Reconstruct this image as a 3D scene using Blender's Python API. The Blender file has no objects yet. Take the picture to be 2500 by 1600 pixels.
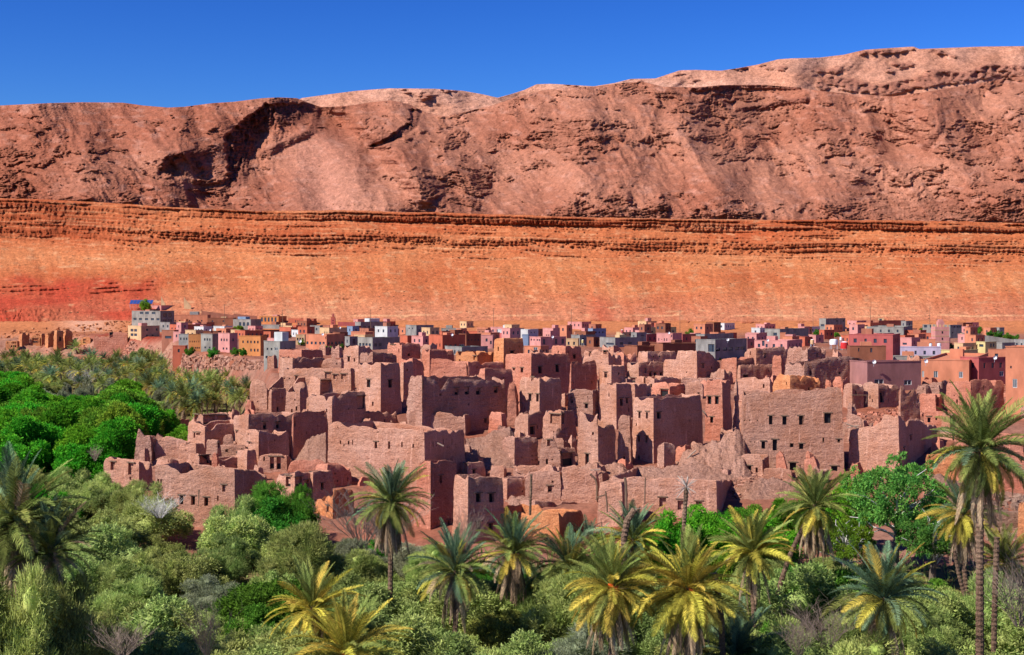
import bpy, math, random
import numpy as np
from mathutils import Vector
R = math.radians
random.seed(7)
F = 3434.0; CX = 1250.0; HY = 720.0; ZC = 30.0      # focal length in photo pixels, centre column, horizon row, eye height

# ---------------------------------------------------------------- camera, light
sc = bpy.context.scene
cam = bpy.data.cameras.new('camera'); camo = bpy.data.objects.new('camera', cam); sc.collection.objects.link(camo)
camo.location = (0, 0, ZC); camo.rotation_euler = (R(90), 0, 0)
cam.sensor_width = 36; cam.lens = 36 * F / 2500; cam.shift_y = -(800 - HY) / 2500; cam.clip_start = .5; cam.clip_end = 20000
sc.camera = camo
SUN_EL, SUN_DIR = R(43), Vector((-.86, -.51, 0)).normalized()    # vector from the scene towards the sun (plan)
w = bpy.data.worlds.new('World'); sc.world = w; w.use_nodes = True
nt = w.node_tree; bg = nt.nodes['Background']
sky = nt.nodes.new('ShaderNodeTexSky'); sky.sky_type = 'NISHITA'; sky.sun_disc = False
sky.sun_elevation = SUN_EL; sky.sun_rotation = math.atan2(SUN_DIR.x, SUN_DIR.y)
sky.altitude = 0; sky.air_density = 1.0; sky.dust_density = 0.4; sky.ozone_density = 8
hs = nt.nodes.new('ShaderNodeHueSaturation'); hs.inputs['Saturation'].default_value = 1.17; hs.inputs['Hue'].default_value = .509
gm = nt.nodes.new('ShaderNodeGamma'); gm.inputs[1].default_value = 1.65
nt.links.new(sky.outputs[0], hs.inputs['Color']); nt.links.new(hs.outputs[0], gm.inputs[0]); nt.links.new(gm.outputs[0], bg.inputs[0])
bg.inputs[1].default_value = .0285
sl = bpy.data.lights.new('sun', 'SUN'); sl.energy = 5.0; sl.angle = R(.5); sl.color = (1, .95, .87)
slo = bpy.data.objects.new('sun', sl); sc.collection.objects.link(slo)
sv = Vector((SUN_DIR.x * math.cos(SUN_EL), SUN_DIR.y * math.cos(SUN_EL), math.sin(SUN_EL)))
slo.rotation_euler = sv.to_track_quat('Z', 'Y').to_euler(); slo.location = (-60, -40, 120)
sc.view_settings.view_transform = 'Standard'; sc.view_settings.look = 'None'
sc.view_settings.exposure = .62; sc.view_settings.gamma = 1; sc.view_settings.use_curve_mapping = False
sc.cycles.max_bounces = 4; sc.cycles.diffuse_bounces = 2; sc.cycles.glossy_bounces = 1; sc.cycles.transmission_bounces = 2
sc.cycles.use_denoising = True
sc.cycles.use_adaptive_sampling = True; sc.cycles.adaptive_threshold = .015
sc.render.use_persistent_data = False

# ---------------------------------------------------------------- helpers
COL = sc.collection
def px2x(px, Y): return (px - CX) / F * Y
def py2z(py, Y): return ZC - (py - HY) / F * Y
def to_px(x, y, z): return CX + F * x / y, HY + F * (ZC - z) / y

_rs = np.random.RandomState(11)
_perm = _rs.permutation(256).astype(np.int64); _perm = np.concatenate([_perm, _perm, _perm])
_g = _rs.rand(256, 2) * 2 - 1; _g /= np.linalg.norm(_g, axis=1)[:, None]
def perlin(x, y):
    x = np.asarray(x, float); y = np.asarray(y, float)
    xi = np.floor(x).astype(np.int64); yi = np.floor(y).astype(np.int64); fx = x - xi; fy = y - yi
    xi &= 255; yi &= 255
    u = fx * fx * fx * (fx * (fx * 6 - 15) + 10); v = fy * fy * fy * (fy * (fy * 6 - 15) + 10)
    def gr(a, b, dx, dy):
        g = _g[_perm[_perm[(xi + a) & 255] + ((yi + b) & 255)]]; return g[..., 0] * dx + g[..., 1] * dy
    a = gr(0, 0, fx, fy); b = gr(1, 0, fx - 1, fy); c = gr(0, 1, fx, fy - 1); d = gr(1, 1, fx - 1, fy - 1)
    return ((a + u * (b - a)) * (1 - v) + (c + u * (d - c)) * v) * 1.5
def fbm(x, y, o=4, g=.5):
    s = 0; a = 1; t = 0
    for i in range(o):
        s = s + a * perlin(x * 2 ** i + 17.3 * i, y * 2 ** i + 9.1 * i); t += a; a *= g
    return s / t
def ridged(x, y, o=4, g=.5):
    s = 0; a = 1; t = 0
    for i in range(o):
        s = s + a * (1 - 2 * np.abs(perlin(x * 2 ** i + 31.7 * i, y * 2 ** i + 5.3 * i))); t += a; a *= g
    return s / t
def sm(a, b, x):
    t = np.clip((np.asarray(x, float) - a) / (b - a), 0, 1); return t * t * (3 - 2 * t)
def ip(x, pts): return np.interp(x, [p[0] for p in pts], [p[1] for p in pts])

def link(name, me, parent=None, mats=()):
    for m in mats: me.materials.append(m)
    o = bpy.data.objects.new(name, me); COL.objects.link(o)
    if parent is not None: o.parent = parent
    return o
def tag(o, label=None, cat=None, group=None, kind=None):
    if label: o['label'] = label
    if cat: o['category'] = cat
    if group: o['group'] = group
    if kind: o['kind'] = kind
    return o
def empty(name, loc=(0, 0, 0)):
    o = bpy.data.objects.new(name, None); COL.objects.link(o); o.location = loc; o.empty_display_size = .5; return o

class MB:
    def __init__(s): s.v = []; s.f = []; s.m = []
    def quad(s, a, b, c, d, m=0):
        n = len(s.v); s.v += [a, b, c, d]; s.f.append((n, n + 1, n + 2, n + 3)); s.m.append(m)
    def tri(s, a, b, c, m=0):
        n = len(s.v); s.v += [a, b, c]; s.f.append((n, n + 1, n + 2)); s.m.append(m)
    def hexa(s, p, m=0):          # 8 corners: bottom 4, top 4
        n = len(s.v); s.v += list(p)
        for q in ((0, 3, 2, 1), (4, 5, 6, 7), (0, 1, 5, 4), (1, 2, 6, 5), (2, 3, 7, 6), (3, 0, 4, 7)):
            s.f.append(tuple(n + i for i in q)); s.m.append(m)
    def box(s, x0, x1, y0, y1, z0, z1, m=0):
        s.hexa([(x0, y0, z0), (x1, y0, z0), (x1, y1, z0), (x0, y1, z0), (x0, y0, z1), (x1, y0, z1), (x1, y1, z1), (x0, y1, z1)], m)
    def tube(s, pts, rad, n=6, m=0, cap=True):
        rings = []; 
        for i, p in enumerate(pts):
            p = Vector(p); d = (Vector(pts[min(i + 1, len(pts) - 1)]) - Vector(pts[max(i - 1, 0)])).normalized()
            a = d.cross(Vector((0, 1, .01)) if abs(d.y) < .9 else Vector((1, 0, 0))).normalized(); b = d.cross(a)
            r = rad[i] if isinstance(rad, (list, tuple)) else rad
            rings.append(len(s.v)); s.v += [tuple(p + (a * math.cos(k * 2 * math.pi / n) + b * math.sin(k * 2 * math.pi / n)) * r) for k in range(n)]
        for i in range(len(pts) - 1):
            for k in range(n):
                k2 = (k + 1) % n; s.f.append((rings[i] + k, rings[i] + k2, rings[i + 1] + k2, rings[i + 1] + k)); s.m.append(m)
        if cap:
            s.f.append(tuple(rings[-1] + k for k in range(n))); s.m.append(m)
            s.f.append(tuple(rings[0] + k for k in reversed(range(n)))); s.m.append(m)
    def mesh(s, name, smooth=None):
        me = bpy.data.meshes.new(name); me.from_pydata([tuple(v) for v in s.v], [], s.f); me.update()
        if any(s.m): me.polygons.foreach_set('material_index', s.m)
        if smooth: me.shade_smooth(); me.set_sharp_from_angle(angle=smooth)
        return me
    def build(s, name, mats, parent=None, smooth=None): return link(name, s.mesh(name, smooth), parent, mats)

def grid_mesh(name, P, colr=None, wrap=False):
    """P: (rows, cols, 3) array -> mesh, fast"""
    r, c, _ = P.shape; me = bpy.data.meshes.new(name)
    me.vertices.add(r * c); me.vertices.foreach_set('co', P.reshape(-1).astype(np.float32))
    idx = np.arange(r * c).reshape(r, c)
    q = np.stack([idx[:-1, :-1], idx[:-1, 1:], idx[1:, 1:], idx[1:, :-1]], -1).reshape(-1, 4)
    n = len(q); me.loops.add(n * 4); me.loops.foreach_set('vertex_index', q.reshape(-1).astype(np.int32))
    me.polygons.add(n); me.polygons.foreach_set('loop_start', np.arange(0, n * 4, 4, dtype=np.int32)); me.polygons.foreach_set('loop_total', np.full(n, 4, np.int32))
    me.update(calc_edges=True)
    if colr is not None:
        at = me.color_attributes.new('Col', 'FLOAT_COLOR', 'POINT')
        cc = np.ones((r * c, 4), np.float32); cc[:, :3] = colr.reshape(-1, 3); at.data.foreach_set('color', cc.reshape(-1))
    me.shade_smooth()
    return me

# ---------------------------------------------------------------- materials
def new_mat(name):
    m = bpy.data.materials.new(name); m.use_nodes = True; t = m.node_tree; b = t.nodes['Principled BSDF']
    b.inputs['Specular IOR Level'].default_value = .15; b.inputs['Roughness'].default_value = .9
    return m, t, b
def N(t, typ, **k):
    n = t.nodes.new(typ)
    for a, v in k.items():
        if a in n.inputs: n.inputs[a].default_value = v
        else: setattr(n, a, v)
    return n
def mixc(t, a, b, fac, blend='MIX'):
    n = t.nodes.new('ShaderNodeMix'); n.data_type = 'RGBA'; n.blend_type = blend
    for i, v in ((6, a), (7, b), (0, fac)):
        if isinstance(v, bpy.types.NodeSocket): t.links.new(v, n.inputs[i])
        else: n.inputs[i].default_value = (v if i == 0 else (*v, 1))
    return n.outputs[2]
def ramp(t, src, a, b):
    n = t.nodes.new('ShaderNodeMapRange'); n.inputs[1].default_value = a; n.inputs[2].default_value = b; n.clamp = True
    t.links.new(src, n.inputs[0]); return n.outputs[0]
def noise(t, vec, scale, det=4, rough=.55, stretch=None):
    if stretch:
        mp = t.nodes.new('ShaderNodeMapping'); mp.inputs['Scale'].default_value = stretch; t.links.new(vec, mp.inputs[0]); vec = mp.outputs[0]
    n = N(t, 'ShaderNodeTexNoise', Scale=scale, Detail=det, Roughness=rough); t.links.new(vec, n.inputs['Vector']); return n.outputs[0]
def bump(t, b, hs_, dist):
    prev = None
    for h, d in zip(hs_, dist):
        n = t.nodes.new('ShaderNodeBump'); n.inputs['Distance'].default_value = d; n.inputs['Strength'].default_value = 1
        t.links.new(h, n.inputs['Height'])
        if prev: t.links.new(prev, n.inputs['Normal'])
        prev = n.outputs[0]
    t.links.new(prev, b.inputs['Normal'])
def hexc(h, k=.7):
    h = h.lstrip('#'); r = [int(h[i:i + 2], 16) / 255 for i in (0, 2, 4)]
    return tuple(k * (x / 12.92 if x <= .04045 else ((x + .055) / 1.055) ** 2.4) for x in r)

def mat_earth(name, c1, c2, rough=1.0, course=.35):
    m, t, b = new_mat(name)
    pos = t.nodes.new('ShaderNodeNewGeometry').outputs['Position']
    oi = t.nodes.new('ShaderNodeObjectInfo').outputs['Random']
    n1 = noise(t, pos, .22, 4, .6); n2 = noise(t, pos, 1.7, 5, .65, (1, 1, 1.8)); n3 = noise(t, pos, 7, 4, .7)
    drip = noise(t, pos, 1.1, 3, .6, (2.4, 2.4, .28))
    col = mixc(t, c1, c2, ramp(t, n1, .35, .66))
    col = mixc(t, col, tuple(x * f for x, f in zip(c2, (.72, .62, .58))), ramp(t, n2, .56, .74))
    col = mixc(t, col, tuple(min(1, x * 1.35) for x in c1), ramp(t, drip, .58, .75))
    mul = t.nodes.new('ShaderNodeMapRange'); mul.inputs[3].default_value = .86; mul.inputs[4].default_value = 1.12; t.links.new(oi, mul.inputs[0])
    g = t.nodes.new('ShaderNodeMapRange'); g.inputs[1].default_value = .3; g.inputs[2].default_value = .7; g.inputs[3].default_value = .62; g.inputs[4].default_value = 1.28; t.links.new(n3, g.inputs[0])
    cb = t.nodes.new('ShaderNodeCombineColor'); mm = N(t, 'ShaderNodeMath', operation='MULTIPLY'); t.links.new(mul.outputs[0], mm.inputs[0]); t.links.new(g.outputs[0], mm.inputs[1])
    for i in range(3): t.links.new(mm.outputs[0], cb.inputs[i])
    col = mixc(t, col, cb.outputs[0], 1.0, 'MULTIPLY')
    t.links.new(col, b.inputs['Base Color'])
    sep = t.nodes.new('ShaderNodeSeparateXYZ'); t.links.new(pos, sep.inputs[0])
    wv = N(t, 'ShaderNodeTexWave', Scale=course, Distortion=3.0, Detail=3); wv.bands_direction = 'Z'; wv.inputs['Detail Scale'].default_value = 1.2
    t.links.new(pos, wv.inputs['Vector'])
    bump(t, b, [wv.outputs['Fac'], n2, n3], [.022 * rough, .2 * rough, .09 * rough])
    return m
def mat_paint(name, c, var=.12):
    m, t, b = new_mat(name); pos = t.nodes.new('ShaderNodeNewGeometry').outputs['Position']
    n1 = noise(t, pos, .5, 5, .6, (1, 1, .5)); n2 = noise(t, pos, 6, 3, .6)
    col = mixc(t, tuple(x * (1 - var * 1.6) for x in c), tuple(min(1, x * (1 + var)) for x in c), ramp(t, n1, .35, .65))
    col = mixc(t, col, (.33, .2, .14), ramp(t, n2, .62, .9))
    t.links.new(col, b.inputs['Base Color']); bump(t, b, [n2], [.03]); return m
def mat_plain(name, c, rough=.8, spec=.2, metal=0):
    m, t, b = new_mat(name); pos = t.nodes.new('ShaderNodeNewGeometry').outputs['Position']
    n1 = noise(t, pos, 3, 3, .6)
    t.links.new(mixc(t, tuple(x * .75 for x in c), tuple(min(1, x * 1.2) for x in c), ramp(t, n1, .3, .7)), b.inputs['Base Color'])
    b.inputs['Roughness'].default_value = rough; b.inputs['Specular IOR Level'].default_value = spec; b.inputs['Metallic'].default_value = metal; return m
def mat_land(name, s1, s2, bd, speck=None, tint=1.0):
    """colour comes from the attribute; noise gives grain, relief and pebbles"""
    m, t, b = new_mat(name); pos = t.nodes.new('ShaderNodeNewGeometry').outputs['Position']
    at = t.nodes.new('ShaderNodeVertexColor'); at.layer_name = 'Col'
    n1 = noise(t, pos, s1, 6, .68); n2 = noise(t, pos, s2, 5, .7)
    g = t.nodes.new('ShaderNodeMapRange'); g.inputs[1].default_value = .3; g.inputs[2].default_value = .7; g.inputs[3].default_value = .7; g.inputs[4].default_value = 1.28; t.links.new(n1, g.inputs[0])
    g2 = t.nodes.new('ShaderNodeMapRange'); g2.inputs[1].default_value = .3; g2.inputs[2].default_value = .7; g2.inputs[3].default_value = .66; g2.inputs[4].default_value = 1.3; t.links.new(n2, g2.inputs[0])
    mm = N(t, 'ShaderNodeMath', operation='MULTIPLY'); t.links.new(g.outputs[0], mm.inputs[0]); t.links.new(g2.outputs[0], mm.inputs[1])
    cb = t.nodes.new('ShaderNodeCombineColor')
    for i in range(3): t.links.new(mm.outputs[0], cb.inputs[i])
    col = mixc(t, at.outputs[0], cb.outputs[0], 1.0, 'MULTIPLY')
    if speck:
        vo = N(t, 'ShaderNodeTexVoronoi', Scale=speck[0]); t.links.new(pos, vo.inputs['Vector'])
        col = mixc(t, (.12, .05, .025), col, ramp(t, vo.outputs['Distance'], speck[1] * .6, speck[1]))
    t.links.new(col, b.inputs['Base Color']); bump(t, b, [n1, n2], bd); b.inputs['Specular IOR Level'].default_value = .05
    return m

# ---------------------------------------------------------------- ground heights
EDGE = [(0, -400), (120, -150), (150, 140), (165, 200), (180, 265), (200, 400), (230, 560), (260, 640), (300, 640), (355, 605), (395, 540), (412, 450), (450, 425), (520, 400), (560, 330), (600, 120), (640, -60), (700, -900), (9000, -900)]
PV = [(0, 1), (110, 1), (150, 3.6), (160, 4.6), (210, 9.2), (250, 11.8), (290, 13), (600, 13), (645, 13.6), (662, 14.8), (680, 20), (700, 26), (750, 43), (9000, 43)]
LV = [(0, 1), (560, 1.5), (590, 9), (640, 13), (645, 13.6), (662, 14.8), (680, 20), (700, 26), (750, 43), (9000, 43)]
def ground(x, y):
    y = np.maximum(np.asarray(y, float), 1e-3); px = CX + F * np.asarray(x, float) / y
    a = ip(y, PV); b = ip(y, LV); e = ip(y, EDGE)
    k = sm(-35, 35, px - e + 14 * perlin(px / 60, y / 40))
    k = np.where(y < 110, 1, k)
    # terrace at the far right of the ruin, down to the stony wash
    return b + (a - b) * k
def hit(px, py, y0=60, y1=745):
    """ground point seen at a pixel of the photo (smooth ground)"""
    ys = np.arange(y0, y1, .5); xs = (px - CX) / F * ys; zr = ZC - (py - HY) / F * ys
    d = zr - ground(xs, ys); i = np.argmax(d < 0)
    if not (d < 0).any(): i = len(ys) - 1
    return float(xs[i]), float(ys[i])
# ---------------------------------------------------------------- terrain meshes
def cols(dense0=-160, dense1=2660, n=1150, out=60):
    return np.concatenate([np.linspace(-2600, dense0, out, endpoint=False), np.linspace(dense0, dense1, n), np.linspace(dense1, 5100, out + 1)[1:]])
def boxb(a, n, ax):
    p = np.pad(a, [(n, n) if i == ax else (0, 0) for i in range(2)], mode='edge'); c = np.cumsum(p, ax)
    c = np.concatenate([np.zeros_like(np.take(c, [0], ax)), c], ax); w_ = 2 * n + 1; L = a.shape[ax]
    return (np.take(c, range(w_, w_ + L), ax) - np.take(c, range(0, L), ax)) / w_
def unstreak(Y, nx=30, ny=14):
    h = Y - boxb(boxb(Y, nx, 1), nx, 1); return Y - boxb(boxb(h, ny, 0), ny, 0)
def mixn(a, b, k): return a * (1 - k[..., None]) + b * k[..., None]
O1 = np.array(hexc('#d88656')); O2 = np.array(hexc('#c4643c')); ROCKO = np.array(hexc('#9a4a2c')); REDC = np.array(hexc('#c24a34')); PALE = np.array(hexc('#e4aa7c')); PINK = np.array(hexc('#d99479'))

def village_ground():
    ys = np.concatenate([np.linspace(-60, 60, 12), np.linspace(62, 330, 200), np.linspace(332, 760, 190)])
    pc = cols(n=520)
    PX, Y = np.meshgrid(pc, ys)
    Yp = np.maximum(Y, 25); X = (PX - CX) / F * Yp * np.where(PX < 0, 1, 1)
    Z = ground(X, Yp) + .45 * fbm(X / 6, Y / 6, 4) * sm(80, 120, Yp) + .18 * perlin(X * .9, Y * .9)
    Z -= 4 * sm(668, 690, Y)
    bank = (sm(545, 575, Y) - sm(600, 640, Y)) * sm(60, -40, PX - ip(Y, EDGE) - 40)
    Z += (1.5 * ridged(X / 9, Y / 12, 4) + .7 * ridged(X / 2.2, Y / 4, 3) - .4) * sm(380, 420, Y) * sm(640, 600, Y) * np.exp(-((ground(X, Yp) - 7) / 6) ** 2)
    n = fbm(X / 25, Y / 25, 4); n2 = fbm(X / 5 + 40, Y / 5, 3)
    dust = np.array(hexc('#bf8a74', .5)); red = np.array(hexc('#b8694c', .5))
    C = mixn(np.broadcast_to(dust, X.shape + (3,)), red, np.clip(.4 + n, 0, 1))
    C = mixn(C, np.array(hexc('#8a7a4e')), sm(.1, .4, n2) * sm(150, 110, Y) * .8)
    C = mixn(C, np.array(hexc('#6f7040')), (ground(X, Yp) < 3).astype(float) * .75)
    C = mixn(C, O1 * .9, sm(560, 650, Y) * .9)
    rz = np.exp(-((PX - 320) / 100) ** 2) * (Y > 540) * (Y < 600)
    C = mixn(C, REDC * .62, np.clip(rz * 1.3, 0, 1) * np.clip(.75 + n2, 0, 1))
    bk = sm(2.5, 5, ground(X, Yp)) * sm(12.8, 10, ground(X, Yp)) * (Y > 380) * (PX < 700); cr = ridged(X / 6, Y / 9 + 4, 4); C = mixn(C, np.array(hexc('#d09a80', .55)), bk * sm(-.1, .4, cr) * .7); C = mixn(C, np.array(hexc('#8a4030', .5)), bk * sm(.1, -.4, cr) * .8)
    C = mixn(C, np.array(hexc('#e8b79c')), np.exp(-((PX - 215) / 60) ** 2) * sm(610, 650, Y) * .6)
    me = grid_mesh('village_ground', np.stack([X, Y, Z], -1), C)
    tag(link('village_ground', me, None, [mat_land('dusty_ground', .6, 3.0, [.12, .06])]), kind='structure')
village_ground()

def seg_dist(PX, PY, pts):
    d = np.full(PX.shape, 1e9)
    for (ax, ay), (bx, by) in zip(pts[:-1], pts[1:]):
        vx, vy = bx - ax, by - ay; t = np.clip(((PX - ax) * vx + (PY - ay) * vy) / (vx * vx + vy * vy), 0, 1)
        d = np.minimum(d, np.hypot(PX - ax - t * vx, PY - ay - t * vy))
    return d

def hillside():
    pc = cols(); nr = 175
    top = ip(pc, [(-2600, 470), (-300, 478), (0, 484), (100, 487), (230, 493), (360, 502), (500, 511), (640, 515), (850, 514), (1100, 520), (1300, 527), (1500, 532), (1720, 536), (2000, 537), (2300, 540), (2500, 545), (5100, 560)]) + 2.6 * fbm(pc / 150, pc * 0 + 4, 3) + 1.2 * fbm(pc / 22, pc * 0 + 9, 3)
    s = np.linspace(0, 1, nr)[:, None]
    PYr = 814 + (top[None] - 814) * s; PX = np.broadcast_to(pc[None], PYr.shape)
    off = PYr - top[None]                      # pixels below the rim
    strat = off + 5 * fbm(PX / 420, PYr / 300, 3) + 1.5 * fbm(PX / 60, PYr / 60, 2)
    def band(c, hw, soft=1.6): return sm(c - hw - soft, c - hw, strat) * (1 - sm(c + hw, c + hw + soft, strat))
    n1 = fbm(PX / 160, PYr / 20, 3); n2 = fbm(PX / 120 + 50, PYr / 14, 4); n3 = fbm(PX / 240 + 90, PYr / 10, 3)
    q = band(5 + 3 * fbm(PX / 90, PX * 0 + 2, 3), 1.2) * sm(-.25, .1, n1 + .15)
    wd = .5 + .5 * np.clip(sm(500, 900, PX) + sm(300, 100, PX), 0, 1)
    q = np.maximum(q, band(16 + 3 * fbm(PX / 50, PX * 0 + 7, 4), 5.5) * sm(-.35, .0, n1 + .1) * wd)
    q = np.maximum(q, band(17 + 4, 9) * np.exp(-((PX - 1720) / 110) ** 2))
    for c, hw, sd in ((26, .5, 43), (31, .6, 41), (38, .8, 3), (44, .6, 47), (49, 1.1, 7), (55, .8, 53), (59, 1.5, 11), (64, .8, 59), (68, 1.8, 13), (75, 1.8, 17), (80, .6, 61), (85, 1.3, 29), (92, .7, 37), (99, .5, 67), (108, .5, 71)):
        k = fbm(PX / 210 + sd * 7, PX * 0 + sd, 3) + .55 * fbm(PX / 11 + sd, PX * 0 + sd * 3, 3) + .3 * fbm(PX / 5, PYr / 3, 2)
        q = np.maximum(q, band(c + 5 * perlin(PX / 500, PX * 0 + sd) + 1.3 * fbm(PX / 22, PX * 0 + sd, 3), hw * (.7 + .8 * np.clip(k + .3, 0, 1)), 1.2) * sm(-.1, .35, k + (.2 if 57 < c < 77 else -.1)) * (.84 if 57 < c < 77 else .62))
    q = np.maximum(q, np.clip(sm(360, 140, PX) * sm(8, 14, strat) * (1 - sm(88, 104, strat)) * (.45 + .5 * sm(-.2, .2, n2)), 0, 1) * .92)
    q = np.maximum(q, band(252, 2.0) * sm(1280, 1500, PX) * sm(-.2, .15, fbm(PX / 60 + 3, PYr * 0, 3)) * .6)
    q = np.maximum(q, band(215, 1.0) * sm(.1, .3, fbm(PX / 90 + 33, PYr * 0, 3)) * .25)
    redz = sm(430, 330, PX) * sm(668 + .0 * PX, 700, PYr + 22 * perlin(PX / 90, PYr * 0))
    q = np.maximum(q, redz * (sm(745, 757, PYr) * (1 - sm(785, 792, PYr)) * sm(240, 120, PX)) * .5)
    for c in (690, 700, 711):
        q = np.maximum(q, sm(c - 3, c - 2, PYr + (PX - 250) * .04 + 4 * n1) * (1 - sm(c + 1, c + 3, PYr + (PX - 250) * .04 + 4 * n1)) * redz * sm(-.2, .1, n2) * .45)
    dpy = (814 - top[None]) / (nr - 1); g = .60
    dY = g * dpy * (1 - .97 * q)
    Y = 655 + np.cumsum(dY, 0)
    Y = Y - (Y[-1:] - (655 + g * (814 - top[None]) * .92)) * (s ** 2)
    Y = unstreak(Y, 40, 7)
    Y += 14 * fbm(PX / 380, PYr / 380 + 3, 3) * (s ** .5) * sm(0, .12, s)
    fl = ridged(PX / 12, PYr / 36, 4); fl2 = ridged(PX / 5 + 3, PYr / 9, 3)
    Y -= q * (3.0 * fl + 2.0 * fl2 + 1.2 * ridged(PX / 2.8, PYr / 14, 2))
    Y += (1 - q) * (2.2 * ridged((PX - (PYr - 640) * .25) / 120, PYr / 420, 3) * sm(60, 160, strat) + .8 * fbm((PX - (PYr - 640) * .35) / 30, PYr / 300, 4) + .75 * fbm(PX / 9, PYr / 4, 4) + .45 * ridged(PX / 3.0, PYr / 1.8, 2)) * sm(0, .05, s)
    X = (PX - CX) / F * Y; Z = ZC - (PYr - HY) / F * Y
    big = fbm(PX / 300, PYr / 60, 4); fine = fbm(PX / 30, PYr / 12, 4)
    up = np.clip((640 - PYr) / 100, 0, 1)
    C = mixn(np.broadcast_to(O1, PX.shape + (3,)), O2, np.clip(.35 + big * .9 + .35 * up, 0, 1))
    C = mixn(C, PALE, sm(.1, .5, fine) * .45 * (1 - q))
    C = mixn(C, PINK, sm(690, 780, PYr) * .4)
    C = mixn(C, ROCKO, np.clip(q * 1.1, 0, 1) * .85); C = mixn(C, np.array(hexc('#7a3c2a')), np.clip(q - .5, 0, 1) * sm(.0, .5, ridged(PX / 4, PYr / 3, 2)) * .5)
    stripe = fbm(PX / 500, strat / 3.2, 3); C = mixn(C, ROCKO * 1.15, sm(.05, .4, stripe) * sm(125, 90, strat) * .35); C = mixn(C, PALE, sm(.1, .45, -stripe) * sm(150, 100, strat) * .35)
    fan = fbm((PX - (PYr - 640) * .35) / 26, PYr / 260, 4); fan = fan + .5 * big; C = mixn(C, O2 * .95, sm(.05, .5, fan) * sm(110, 150, strat) * .3); C = mixn(C, PALE, sm(.15, .5, -fan) * sm(110, 150, strat) * .2)
    C = mixn(C, REDC, np.clip(redz * (.8 + big), 0, 1) * .9)
    C = mixn(C, REDC, np.exp(-((PX - 1450 - (PYr - 700) * .3) / 28) ** 2) * sm(690, 760, PYr) * .45)
    C = mixn(C, PALE * 1.1, np.exp(-((PYr - 771 + 3 * perlin(PX / 90, PX * 0)) / 2.0) ** 2) * sm(620, 700, PX) * sm(-.3, .2, n1) * .85)
    C = mixn(C, PALE * 1.05, sm(.35, .5, fbm(PX / 70 + 9, PYr / 12, 3)) * .6 * (1 - q))
    back = np.stack([X[-1] * 1.25, Y[-1] * 1.25, Z[-1] - 30], -1)[None]
    P = np.concatenate([np.stack([X, Y, Z], -1), back], 0); C = np.concatenate([C, C[-1:]], 0)
    me = grid_mesh('orange_hillside', P, C)
    tag(link('orange_hillside', me, None, [mat_land('orange_scree', .35, 1.3, [.8, .35], speck=(.22, .16))]), kind='structure')
hillside()

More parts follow.
